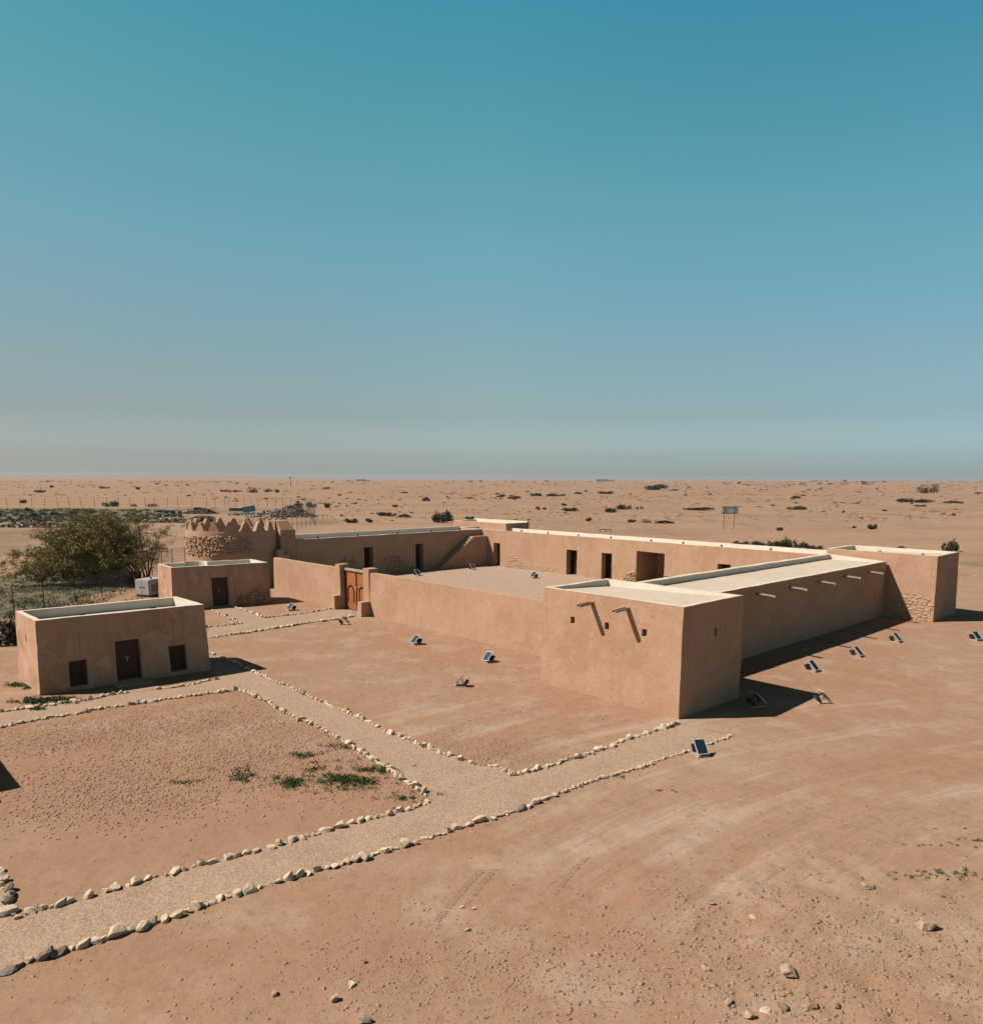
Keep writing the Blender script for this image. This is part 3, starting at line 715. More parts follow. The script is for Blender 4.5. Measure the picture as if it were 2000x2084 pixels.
# block with stepped cap at its near end
EB = thing('stair_block', 'tall plastered block with sloping cap between the round tower and the left wing', 'wall', fort(50.3, 8.4))
bm = cells([48.9, 51.6], [7.55, 9.18], [-.3, 5.12], lambda *a: True, fort, 0.6, None, 0.06, 0.02, 0.03, None, 5.1)
mesh_obj('pier', shift(bm, EB.location), M_MUD, EB, smooth=True)
bm = bmesh.new()
a0 = [fort(49.0, 7.62, 5.08), fort(49.0, 9.1, 5.08), fort(51.4, 9.1, 5.08), fort(51.4, 7.62, 5.08)]
a1 = [fort(49.75, 7.64, 5.95), fort(49.75, 8.86, 5.95), fort(51.3, 8.86, 5.95), fort(51.3, 7.64, 5.95)]
A = [bm.verts.new(p) for p in a0]; B = [bm.verts.new(p) for p in a1]
bm.faces.new(A); bm.faces.new(B)
for i in range(4): bm.faces.new((A[i], A[(i+1) % 4], B[(i+1) % 4], B[i]))
bmesh.ops.recalc_face_normals(bm, faces=bm.faces[:])
bmesh.ops.bevel(bm, geom=bm.edges[:], offset=0.05, segments=2, affect='EDGES')
mesh_obj('cap', shift(bm, EB.location), M_MUD, EB, smooth=True)
bm = cells([47.2, 48.2, 48.88], [6.9, 7.5, 8.1, 8.7, 9.3, 9.9], [-.3, 1.9, 2.4, 2.9, 3.35], lambda x, y, z: z < {0: 3.35, 1: 2.9, 2: 2.4, 3: 1.9, 4: 1.3}[min(4, int((y-6.9)/.6))] and x > 48.2 - 0, fort, 0.6, None, 0.03, 0.01)
mesh_obj('steps', shift(bm, EB.location), M_MUD, EB)

# --- courtyard stair
ST = thing('staircase', 'mud-plastered courtyard staircase climbing to the roof in the far corner', 'staircase', fort(48.4, 29.5))
NS = 13; v0s, v1s = 26.2, 31.3
ys_ = [v0s+(v1s-v0s)*i/NS for i in range(NS+1)]+[33.17]; zs_ = [-.3]+[0.02+3.4*(i+1)/NS for i in range(NS)]
bm = cells([47.9, 48.87], ys_, zs_, lambda x, y, z: z < (zs_[min(NS, 1+int((y-v0s)/(v1s-v0s)*NS))] if y < v1s else zs_[NS]), fort, 3.0, None, 0.025, 0.012)
mesh_obj('stair', shift(bm, ST.location), M_MUD, ST)

# --- far corner tower behind
T3 = thing('corner_tower', 'low corner tower seen over the roofs at the far corner of the fort', 'tower', fort(52.8, 38.4))
box_wall('T3', T3, 48.0, 57.8, 36.3, 40.3, 4.72, 4.3, 0.35, (4.7, 4.7, 4.7, 4.82), batter=0.05)

# --- front wall and gate
FWR = thing('courtyard_wall', 'low sunlit front wall between the wooden gate and the near corner tower', 'wall', fort(18.6, 4.4))
bm = cells([7.9, 29.3], [4.2, 4.75], [-.3, 3.17], lambda *a: True, fort, 0.6, None, 0.10, 0.035, 0.07, None, 3.2, 5.0)
mesh_obj('wall', shift(bm, FWR.location), M_MUD, FWR, smooth=True)
FWL = thing('courtyard_wall', 'short sunlit front wall between the round tower and the wooden gate', 'wall', fort(39, 4.5))
bm = cells([33.7, 44.15], [4.25, 4.8], [-.3, 3.12], lambda *a: True, fort, 0.6, None, 0.12, 0.03, 0.07, None, 3.1, 6.0)
mesh_obj('wall', shift(bm, FWL.location), M_MUD, FWL, smooth=True)
for nm, u0, u1, lab, fu0, fu1, fv in (('l', 33.12, 33.82, 'left plastered gate pier with a stepped foot', 33.14, 33.8, 3.62), ('r', 29.2, 29.98, 'right plastered gate pier with a stubby foot block', 29.1, 29.68, 3.38)):
    gpz = thing('gate_pier', lab, 'pier', fort((u0+u1)/2, 4.6))
    bm = cells([u0, u1], [4.16, 5.05], [-.3, 3.44], lambda *a: True, fort, 0.4, None, 0.05, 0.025, 0.03, None, 3.4, u0)
    mesh_obj('shaft', shift(bm, gpz.location), M_MUD, gpz, smooth=True)
    bm = cells([fu0, fu1], [fv, 4.2], [-.3, 1.08], lambda *a: True, fort, 0.3, None, 0.045, 0.02, 0.05, None, 1.1, u0)
    mesh_obj('foot', shift(bm, gpz.location), M_MUD, gpz, smooth=True)
G = thing('gate', 'carved two-leaf wooden gate with arched panels in the front wall', 'gate', fort(31.6, 4.95))
gm_ = lambda s, z, o: fort(s, 4.62-o, z)
def gbox(bm, a, b, c, d, o0, o1):
    v = [bm.verts.new(gm_(x, z, o)) for o in (o0, o1) for x, z in ((a, c), (b, c), (b, d), (a, d))]
    for f in ((0, 1, 2, 3), (7, 6, 5, 4), (0, 4, 5, 1), (1, 5, 6, 2), (2, 6, 7, 3), (3, 7, 4, 0)): bm.faces.new([v[i] for i in f])
bm = bmesh.new(); gbox(bm, 33.2, 29.95, 3.02, 3.18, -.14, .10); bmesh.ops.recalc_face_normals(bm, faces=bm.faces[:]); mesh_obj('lintel', shift(bm, G.location), M_PLANK, G)
bm = bmesh.new(); gbox(bm, 33.11, 33.03, 0.02, 3.02, -.08, .05); gbox(bm, 30.05, 29.97, 0.02, 3.02, -.08, .05); gbox(bm, 33.03, 30.05, 2.94, 3.02, -.08, .05)
bmesh.ops.recalc_face_normals(bm, faces=bm.faces[:]); mesh_obj('frame', shift(bm, G.location), M_WOOD_D, G)
for (a, b) in ((31.60, 33.02), (30.06, 31.48)):
    bm = bmesh.new(); k = 7
    for i in range(k):
        s0, s1 = a+(b-a)*i/k, a+(b-a)*(i+1)/k
        gbox(bm, s0+.004, s1-.004, 0.06, 2.92, -.05, 0.0)
    bmesh.ops.recalc_face_normals(bm, faces=bm.faces[:])
    lf = mesh_obj('gate_leaf', shift(bm, G.location), M_GATE, G)
    bm = bmesh.new(); mid = (a+b)/2
    for zz in (0.30, 1.02, 1.62, 2.14): gbox(bm, a+.03, b-.03, zz-.010, zz+.010, 0.002, 0.02)
    for ss in (mid-.22, mid+.22): gbox(bm, ss-.008, ss+.008, 0.32, 1.02, 0.003, 0.018)
    bmesh.ops.recalc_face_normals(bm, faces=bm.faces[:]); mesh_obj('brass_strip', shift(bm, G.location), M_BRASS, lf)
    bm = bmesh.new(); R0, R1 = 0.44, 0.36
    for i in range(12):
        t0, t1 = math.pi*i/12, math.pi*(i+1)/12
        add_prism(bm, [gm_(mid+math.cos(q)*r, 1.45+math.sin(q)*r*1.12, 0.004) for q, r in ((t0, R0), (t1, R0), (t1, R1), (t0, R1))], -CV*0.05)
    for s in (-1, 1):
        gbox(bm, mid+s*.40-.04, mid+s*.40+.04, 0.62, 1.45, 0.004, 0.05)
    bmesh.ops.recalc_face_normals(bm, faces=bm.faces[:]); mesh_obj('arch_moulding', shift(bm, G.location), M_WOOD_D, lf)
bm = bmesh.new(); gbox(bm, 31.48, 31.60, 0.06, 2.92, -.05, .05); bmesh.ops.recalc_face_normals(bm, faces=bm.faces[:]); mesh_obj('centre_post', shift(bm, G.location), M_WOOD_D, G)
bm = bmesh.new(); gbox(bm, 31.3, 31.78, 1.80, 1.84, .052, .08); gbox(bm, 31.50, 31.56, 1.55, 1.80, .052, .085); bmesh.ops.recalc_face_normals(bm, faces=bm.faces[:]); mesh_obj('latch', shift(bm, G.location), M_BRASS, G)

# --- round tower
RC = fort(52.4, 4.45)
RTW = thing('round_tower', 'round crenellated tower with a band of bare rubble stone around it', 'tower', RC)
def lathe(prof, n, jit, seed):
    bm = bmesh.new(); rings = []
    for r, z in prof:
        ring = []
        for i in range(n):
            t = 2*math.pi*i/n; p = Vector((r*math.cos(t), r*math.sin(t), z))
            p += noise.noise_vector(p*0.8+Vector((seed, 0, 0)))*jit; ring.append(bm.verts.new(p))
        rings.append(ring)
    for a, b in zip(rings[:-1], rings[1:]):
        for i in range(n):
            j = (i+1) % n; bm.faces.new((a[i], a[j], b[j], b[i]))
    return bm, rings
prof = [(4.34-0.19*k/10, -.3+5.40*k/10) for k in range(11)] + [(4.14, 5.16), (4.08, 5.18), (3.66, 5.18), (3.60, 5.15), (3.60, 4.3)]
bm, rings = lathe(prof, 96, 0.03, 3.0)
bm.faces.new(rings[-1]); bmesh.ops.recalc_face_normals(bm, faces=bm.faces[:])
mesh_obj('wall', bm, M_MUD, RTW, smooth=True)
NM = 18
mb = bmesh.new()
pr = [(-.66, -.02), (-.52, .14), (-.36, .44), (-.22, .74), (-.11, .90), (0, .94), (.11, .90), (.22, .74), (.36, .44), (.52, .14), (.66, -.02)]
fo = [mb.verts.new((4.10-0.05*z, s, z-0.03)) for s, z in pr]; ba = [mb.verts.new((3.62+0.04*z, s*0.93, z-0.03)) for s, z in pr]
mb.faces.new(fo); mb.faces.new(ba[::-1])
for i in range(len(pr)): j = (i+1) % len(pr); mb.faces.new((fo[i], fo[j], ba[j], ba[i]))
bmesh.ops.recalc_face_normals(mb, faces=mb.faces[:])
bmesh.ops.bevel(mb, geom=[e for e in mb.edges if e.calc_face_angle(0) > 0.9], offset=0.04, segments=2, affect='EDGES')
m0 = mesh_obj('merlon', mb, M_MUD, RTW)
for i in range(NM):
    o = m0 if i == 0 else m0.copy()
    if i: C.objects.link(o); o.parent = RTW
    o.location = (0, 0, 5.18); o.rotation_euler = (0, 0, 2*math.pi*(i+0.3)/NM); o.scale = (1, random.uniform(.94, 1.04), random.uniform(.92, 1.05))
vang = math.atan2(-RC.y, -RC.x)
def tower_map(s, z, o):
    a = vang + s/4.2; r = 4.33-0.19*z/5.2+o*0.8
    return RC + Vector((r*math.cos(a), r*math.sin(a), z))
plane_patch('exposed_stonework', RTW, tower_map, [(-5.8,3.0),(-5.8,4.6),(-4.2,4.78),(1.2,4.75),(1.55,4.3),(1.75,3.6),(1.4,3.05)], M_RUBBLE, 0.27, 0.15, 0.17, 9)

# ------------------------------------------------------------------ small houses
def house(origin_uv, a_uv, w, d, H, label, door, wins, slit, roof=None, mihrab=None, roofdrop=0.45, mats=None, b_uv=None):
    o = Vector((*origin_uv, 0)); a = Vector((*a_uv, 0)).normalized(); b = Vector((*b_uv, 0)).normalized() if b_uv else Vector((a.y, -a.x, 0))
    xf = lambda x, y, z: fort(*(o+a*x+b*y).xy, z)
    root = thing('mud_house', label, 'house', xf(w/2, d/2, 0))
    ops = ([door] if door else []) + wins
    xl = [q for s0, s1, z0, z1 in ops for q in (s0, s1)]; zl = [q for s0, s1, z0, z1 in ops for q in (z0, z1)]
    if mihrab: xl += [mihrab-.84, mihrab+.84]
    rz = H-roofdrop
    def fillx(x, y, z):
        for s0, s1, z0, z1 in ops:
            if s0 < x < s1 and z0 < z < z1 and y < 0.42: return False
        if slit and x < 0.5 and slit-.07 < y < slit+.07 and 2.25 < z < 2.6: return False
        if mihrab and abs(x-mihrab) < .84 and y > d-0.3 and z > rz-.08: return False
        return True
    box_wall('h', root, 0, w, 0, d, H, rz, 0.26, (H, H, H, H), fillx, xl, [0.42]+([slit-.07, slit+.07] if slit else []), zl+([2.25, 2.6] if slit else []), xf=xf, batter=0.11, mats=mats or [M_MUD2, M_LIME, M_TOP], step=0.4, jit=0.028)
    mf = lambda s, z, out: xf(s, -out+0.05, z)
    if door: door_part(root, mf, door[0]+.01, door[1]-.01, door[2], door[3]-.01, 0.27)
    for q in wins: window_part(root, mf, q[0]+.01, q[1]-.01, q[2]+.01, q[3]-.01, 0.27)
    if mihrab:
        bm = bmesh.new(); rings = []; n = 14
        for (r, z) in ((1.20, -.3), (1.18, 0.8), (1.15, 1.9), (1.12, H-.05), (1.09, H), (0.86, H), (0.84, H-.03), (0.84, rz-.05)):
            rings.append([bm.verts.new(xf(mihrab+math.cos(math.pi*i/n)*r, d-0.16+math.sin(math.pi*i/n)*r, z)) for i in range(n+1)])
        for k, (r0, r1) in enumerate(zip(rings[:-1], rings[1:])):
            for i in range(n):
                f = bm.faces.new((r0[i], r0[i+1], r1[i+1], r1[i])); f.material_index = 1 if k >= 5 else 0
        f = bm.faces.new(rings[-1]); f.material_index = 1
        bmesh.ops.recalc_face_normals(bm, faces=bm.faces[:])
        mesh_obj('prayer_niche', shift(bm, root.location), [M_MUD2, M_LIME], root, smooth=False)
    return root, xf
H1, xf1 = house((21.95, -18.86), (-0.0754, 0.9972), 7.82, 3.78, 3.52, 'small flat-roofed mud house at the left front, one dark door between two square windows',
    (3.33, 4.48, 0.12, 2.12), [(1.24, 2.04, 0.2, 1.43), (5.84, 6.7, 0.2, 1.54)], 1.9, b_uv=(1, -.022))
H2, xf2 = house((40.86, -5.75), (-0.181, 0.9835), 7.5, 3.5, 3.28, 'small mud house before the round tower, with a single dark door and rounded niche',
    (2.95, 4.22, 0.06, 2.32), [], 1.8, mihrab=2.9, b_uv=(.998, .06))
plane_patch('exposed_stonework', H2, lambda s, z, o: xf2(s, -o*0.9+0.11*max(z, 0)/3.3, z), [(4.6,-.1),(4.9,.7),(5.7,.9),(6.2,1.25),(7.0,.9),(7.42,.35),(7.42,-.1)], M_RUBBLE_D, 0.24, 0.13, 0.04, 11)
bm = cells([3.1, 4.7], [-.75, -.02], [-.2, 0.10], lambda *a: True, xf1, 0.4, None, 0.03, 0.012)
mesh_obj('doorstep', shift(bm, H1.location), M_MUD2, H1)
# house outside the frame whose roof shadow falls in at the left edge
hp = Vector((-18.25, 23.05, 0))-ORG
house((hp.dot(CU), hp.dot(CV)-6.0), (0.0, 1.0), 6.0, 5.4, 3.5, 'mud house outside the left edge whose roof corner throws the dark shadow there', (2.4, 3.5, 0.1, 2.1), [], None)
hr = [o for o in bpy.data.objects if o.name.startswith('mud_house')][-1]
spout(hr, fort(hp.dot(CU), hp.dot(CV)-0.75, 3.25), -CU, 1.0)

# ------------------------------------------------------------------ edging stones along the paths
def stone_mesh(seed, mat, sub=2):
    rn = random.Random(seed); bm = bmesh.new()
    bmesh.ops.create_icosphere(bm, subdivisions=sub, radius=0.5)
    pl = [(Vector((rn.gauss(0, 1), rn.gauss(0, 1), rn.gauss(0, .8))).normalized(), rn.uniform(.17, .36)) for _ in range(11)]
    pl.append((Vector((0, 0, -1)), 0.24)); pl.append((Vector((rn.gauss(0,.3), rn.gauss(0,.3), 1)).normalized(), rn.uniform(.18, .30)))
    for v in bm.verts:
        for n, d in pl:
            k = v.co.dot(n)-d
            if k > 0: v.co -= n*k*0.92
        v.co += noise.noise_vector(v.co*4+Vector((seed, 0, 0)))*0.04 + noise.noise_vector(v.co*9+Vector((seed, 5, 0)))*(0.03 if sub > 2 else 0.012)
    me = bpy.data.meshes.new('path_stone'); bm.to_mesh(me); bm.free(); me.materials.append(mat)
    return me
SM = [stone_mesh(i, M_STONE) for i in range(14)]; SMD = [stone_mesh(50+i, M_STONE_D) for i in range(4)]
ROWINFO = {   # mean stone length, label, group
 'A': (0.22, 'rough limestone lump in the long row edging the near side of the gravel walk', 'stones along the near side of the gravel walk'),
 'B': (0.215, 'limestone lump in the row between gravel walk and dug-over plot', 'stones along the upper side of the gravel walk'),
 'C': (0.215, 'pale stone in the diagonal row left of the branching gravel path', 'stones along the left side of the branch path'),
 'D': (0.19, 'stone in the plot-side row of the path before the left mud house', 'stones on the plot side of the house path'),
 'E': (0.22, 'stone in the short row right of the left mud house doorway path', 'stones right of the house doorway path'),
 'E2': (0.20, 'stone in the row by the left mud house, left of its doorway path', 'stones left of the house doorway path'),
 'F': (0.19, 'small pale stone in the diagonal row right of the branching gravel path', 'stones along the right side of the branch path'),
 'G': (0.21, 'small stone in the row leading from the path fork to the near fort corner', 'stones from the path fork to the fort corner'),
 'H': (0.22, 'stone in the near row of the path leading to the wooden gate', 'stones along the near side of the gate path'),
 'I': (0.20, 'stone in the far row of the path leading to the wooden gate', 'stones along the far side of the gate path'),
 'J': (0.20, 'stone in the row right of the path to the second mud house door', 'stones right of the second house path'),
 'K': (0.20, 'stone in the row left of the path to the second mud house door', 'stones left of the second house path'),
 'L': (0.20, 'stone in the short row between the two mud houses', 'stones between the two mud houses'),
 'M': (0.22, 'brown stone in the short row at the lower left corner of the plot', 'stones at the lower left plot corner'),
}
cand = []
for k, pts in RW.items():
    size0 = ROWINFO[k][0]; acc = 0.0; rn = random.Random(ord(k[0])*7+len(k))
    for a, b in zip(pts[:-1], pts[1:]):
        L = (b-a).length; d = (b-a).normalized() if L > 1e-6 else Vector((1, 0, 0)); s = acc
        while s < L:
            size = size0*(1.0 if k != 'A' else max(0.62, min(1.0, 1.0-(a.x+4)*0.045)))
            ln_ = size*min(1.9, max(0.55, rn.lognormvariate(0, 0.38)))
            if rn.random() < 0.06: ln_ *= 0.5
            p = a + d*(s+ln_/2); nrm = Vector((-d.y, d.x, 0))
            p = p + nrm*rn.uniform(-.06, .06)
            w, h = ln_*rn.uniform(.55, .85), min(ln_*rn.uniform(.50, .82), 0.24)
            dark = (k == 'A' and p.x < -8.9 and rn.random() < 0.7) or (k == 'M' and rn.random() < .3) or rn.random() < 0.02
            scr = ln_/p.length
            cand.append((scr, k, p, math.atan2(d.y, d.x)+rn.uniform(-.35, .35), (ln_*1.62, w*1.6, h*1.75), dark, rn.random()*6.28, rn.randrange(14)))
            s += ln_*rn.uniform(0.88, 1.02) + (rn.uniform(.05, .18) if rn.random() < .10 else 0)
        acc = s-L
def on_screen(p):
    q = p - Vector((0, 0, CAM_H)); x = q.dot(RT)/q.dot(FW)*F_PX+1000; y = PY-q.dot(UP)/q.dot(FW)*F_PX
    return -5 < x < 2005 and -5 < y < 2090
cand = sorted([c for c in cand if on_screen(c[2])], key=lambda c: -c[0])
rest_v, rest_f, nv = [], [], 0
def stone_co(me):
    a = np.empty(len(me.vertices)*3, np.float32); me.vertices.foreach_get('co', a); return a.reshape(-1, 3)
for i, (scr, k, p, ang, sz, dark, roll, mi) in enumerate(cand):
    me = SMD[mi % 4] if dark else SM[mi]
    M = Matrix.Translation((p.x, p.y, gh(p.x, p.y)+0.16*sz[2])) @ Matrix.Rotation(ang, 4, 'Z') @ Matrix.Diagonal((sz[0], sz[1], sz[2], 1)) @ Matrix.Rotation(roll, 4, 'Z')
    if i < 300:
        o = bpy.data.objects.new('path_stone', me); C.objects.link(o); o.matrix_world = M
        tag(o, ROWINFO[k][1], 'stone', ROWINFO[k][2])
        if dark: o['label'] = ROWINFO[k][1].replace('rough limestone', 'dark grey stone').replace('limestone lump', 'dark grey lump').replace('pale stone', 'dark grey stone').replace('small pale', 'small dark').replace('brown stone', 'dark grey stone').replace('stone in the', 'dark stone in the').replace('dark grey dark', 'dark grey')
    else:
        co = stone_co(me); Mn = np.array(M)
        rest_v.append(co @ Mn[:3, :3].T + Mn[:3, 3])
        f = np.empty(len(me.polygons)*3, np.int32); me.polygons.foreach_get('vertices', f); rest_f.append(f.reshape(-1, 3)+nv); nv += len(co)
tag(np_obj('path_edge_stones', np.concatenate(rest_v), np.concatenate(rest_f), M_STONE), 'rows of small far edging stones along the paths to the gate and houses', 'stones', None, 'stuff')

# ------------------------------------------------------------------ pebbles, clods and loose rocks
def scatter_pebbles(name, zones, mat, label, mult, seed, flat=(.4, .8), sink=.06, med=-1.15):
    VAR = []
    for q in range(10):
        me = stone_mesh(91+q, M_CLOD, 1); VAR.append(stone_co(me)*1.5)
        F = np.empty(len(me.polygons)*3, np.int32); me.polygons.foreach_get('vertices', F); F = F.reshape(-1, 3)
    vs, fs, n = [], [], 0
    rg = np.random.default_rng(seed)
    for (cx, cy), rx, ry, k, sz in zones:
        q = gp(cx, cy); far = q.y > 60
        for _ in range(int(k*mult)):
            x, y = q.x+rg.normal()*rx*0.55, q.y+rg.normal()*ry*0.55
            u = -(x-ORG.x)*math.cos(YAW)+(y-ORG.y)*math.sin(YAW); v = (x-ORG.x)*math.sin(YAW)+(y-ORG.y)*math.cos(YAW)
            if (-.1 < u < 49 and 3.9 < v < 38) or (-.1 < u < 8.1 and -.1 < v < 5): continue
            s = sz*float(np.clip(rg.lognormal(med, .65), .16, 1.25)); V0 = VAR[rg.integers(10)]
            R = V0*(s*rg.uniform(.8, 1.5), s*rg.uniform(.7, 1.1), s*rg.uniform(*flat))
            a = rg.uniform(0, 6.28); c_, s_ = math.cos(a), math.sin(a)
            R = np.stack([R[:, 0]*c_-R[:, 1]*s_, R[:, 0]*s_+R[:, 1]*c_, R[:, 2]], -1)+(x, y, gh(x, y)+s*sink)
            vs.append(R); fs.append(F+n); n += len(V0)
    tag(np_obj(name, np.concatenate(vs), np.concatenate(fs), mat), label, 'pebbles', None, 'stuff')
ZONES = [((1650, 1960), 5.2, 2.6, 1300, .10), ((1850, 1900), 3.5, 1.8, 420, .10), ((1560, 2050), 3.5, 1.2, 380, .10), ((980, 1960), 2.6, 1.5, 520, .06), ((850, 1990), 2.6, 1.0, 340, .075), ((700, 2030), 3.0, .8, 160, .07),
             ((1350, 1815), 0.9, 0.25, 130, .07), ((1300, 1950), 4.5, 2.5, 300, .05), ((1770, 1720), 0.8, 0.25, 90, .07), ((1500, 1800), 9, 4, 420, .05), ((600, 1960), 5, 2.0, 200, .05),
             ((1650, 1430), 1.8, .5, 110, .06), ((1780, 1390), 1.2, .3, 80, .06), ((1840, 1420), 1.6, .4, 80, .06), ((1650, 1500), 8, 4, 260, .05), ((1000, 1440), 6, 3.0, 220, .045), ((700, 1350), 7, 4.0, 170, .05),
             ((960, 1520), 3.2, 1.4, 240, .045), ((250, 1640), 3.5, 1.2, 300, .06), ((300, 1560), 6, 3, 420, .06), ((30, 1400), 3, 3, 90, .08),
             ((1250, 1063), 12, 9, 260, .5), ((1150, 1075), 8, 5, 120, .5), ((730, 1048), 10, 9, 120, .5), ((690, 1085), 7, 10, 200, .35), ((1960, 1170), 3, 4, 90, .3), ((1900, 1200), 4, 5, 60, .2)]
scatter_pebbles('pebbles', ZONES, M_CLOD, 'loose pebbles and stones strewn over the sandy ground', 2.6, 3, (.3, .65), .02, med=-1.55)
M_SOILC = stone_mat('plot_clod', (0.43, 0.252, 0.158), (0.47, 0.30, 0.205), (0.37, 0.20, 0.125), False)
SZ = [((x, y), 3.4, 1.7, 1500, .085) for x, y in ((60,1520),(180,1500),(300,1480),(420,1460),(520,1480),(150,1590),(260,1580),(380,1550),(480,1540),(600,1520),(240,1640),(120,1650),(560,1580),(640,1560),(340,1620),(720,1600))]
SZ += [((960, 1525), 3.0, 1.3, 1300, .07), ((1020, 1548), 1.8, .6, 500, .07), ((900, 1500), 2.6, 1.2, 500, .06), ((1100, 1450), 7, 4, 600, .07), ((780, 1380), 9, 5, 500, .07), ((1700, 1560), 12, 6, 900, .07), ((500, 2010), 8, 3, 600, .06), ((1200, 1850), 9, 4, 900, .06), ((1800, 1700), 7, 2.5, 700, .07), ((1750, 1960), 6, 3, 3600, .085), ((950, 1970), 4, 2, 2000, .06), ((1350, 1990), 5, 2, 900, .07)]
scatter_pebbles('soil_crumbs', SZ, M_SOILC, 'crumbly soil clods over the dug plots and open yard', 1.0, 5, (.25, .5), .03, -.9)
spill = []
for k_ in ('A', 'B', 'C', 'F', 'G', 'D'):
    for p_ in ROWS[k_]:
        spill.append(((p_[0], p_[1]+(5 if k_ == 'A' else 0)), .9, .45, 45 if k_ in 'AB' else 22, .055))
M_SPILL = stone_mat('spilled_gravel', (0.47, 0.33, 0.235), (0.56, 0.42, 0.31), (0.36, 0.23, 0.15), False)
scatter_pebbles('spilled_gravel', spill, M_SPILL, 'gravel spilled past the path edging stones', 1.0, 9, (.35, .7), .03, -1.0)
def tyre_marks():
    bm = bmesh.new(); rn = random.Random(4)
    for (a, b, w) in (((-1.24,15.84), (-.27,18.14), .20), ((-.58,16.53), (.11,18.14), .18), ((1.55,17.0), (2.6,18.9), .16)):
        a = Vector((*a, 0)); b = Vector((*b, 0)); d = (b-a).normalized(); nn = Vector((-d.y, d.x, 0)); L = (b-a).length; s_ = 0
        while s_ < L:
            c = a+d*s_+nn*.03*math.sin(s_*1.7); ww = w*rn.uniform(.7, 1.05)
            if rn.random() < .88:
                p = [c-nn*ww/2, c+nn*ww/2, c+nn*ww/2+d*.032, c-nn*ww/2+d*.032]
                vs = [bm.verts.new((q.x, q.y, gh(q.x, q.y)-.01)) for q in p]+[bm.verts.new((q.x+d.x*.004, q.y, gh(q.x, q.y)+.016)) for q in p]
                for f in ((4,5,6,7),(0,1,5,4),(1,2,6,5),(2,3,7,6),(3,0,4,7)): bm.faces.new([vs[i] for i in f])
            s_ += .075
    tag(mesh_obj('tyre_tracks', bm, M_SOILC), 'ribbed tyre marks pressed in the foreground soil', 'tracks', None, 'stuff')
tyre_marks()
ROCKS = [((1885,1890), .54, 'largest craggy buff rock on the stony ground at the right edge', .28), ((1603,1983), .52, 'flat orange-tan clod of earth in the lower right stony ground', .30),
 ((1765,1812), .34, 'rounded tan rock where the sparse green sprouts begin', .22), ((1912,1828), .20, 'small dark-shadowed rock below the green sprouts on the right', .14), ((1820,1875), .22, 'small tan rock left of the craggy rock', .12),
 ((1643,2052), .30, 'jagged upright grey rock at the bottom edge of the picture', .32), ((1593,2052), .26, 'darker rock at the bottom edge left of the jagged one', .22), ((1525,2070), .30, 'buff rock at the bottom edge of the picture', .22),
 ((1483,2045), .22, 'small round rock near the bottom edge, leftmost of the bottom rocks', .14), ((1555,2056), .26, 'flattish pale rock at the bottom edge', .12), ((1700,2050), .26, 'broad low rock near the bottom edge on the right', .14),
 ((744,2079), .30, 'dark rugged stone at the bottom edge in the middle left', .22), ((680,2038), .24, 'grey-tan stone at the lower middle left', .18), ((951,1893), .16, 'small rock with dark shadow in the middle foreground', .12),
 ((965,1849), .14, 'small brown rock beside a white pebble in the foreground', .09), ((942,1845), .15, 'white pebble in the foreground beside the tyre marks', .07), ((716,2007), .2, 'flat pale stone in the lower middle left', .10), ((560,2024), .2, 'pair-like tan pebble on bare soil, left of the lower stones', .12),
 ((1437,1973), .20, 'grey rock lying on the vehicle track', .14), ((743,1960), .14, 'small upright tan rock in the lower left foreground', .14), ((1530,1868), .20, 'pale flat stone lying on the vehicle track', .08), ((1450,1840), .16, 'small dark stone beside the gravel clump on the track', .10), ((1676,1538), .16, 'dark little object lying alone on open sand right of the paths', .09)]
for i, ((x, y), s, lab, h) in enumerate(ROCKS):
    p = gp(x, y); me = stone_mesh(200+i, M_STONE_D if ('dark' in lab and 'shadow' not in lab) else (M_STONE if 'pale' in lab or 'white' in lab else M_CLOD), 3)
    me.name = 'rock'; o = bpy.data.objects.new('rock', me); C.objects.link(o)
    o.location = (p.x, p.y, gh(p.x, p.y)+h*.18); o.scale = (s*1.25, s*.95, h*1.35); o.rotation_euler = (0, 0, i*1.7)
    tag(o, lab, 'rock', 'loose rocks on the foreground soil')

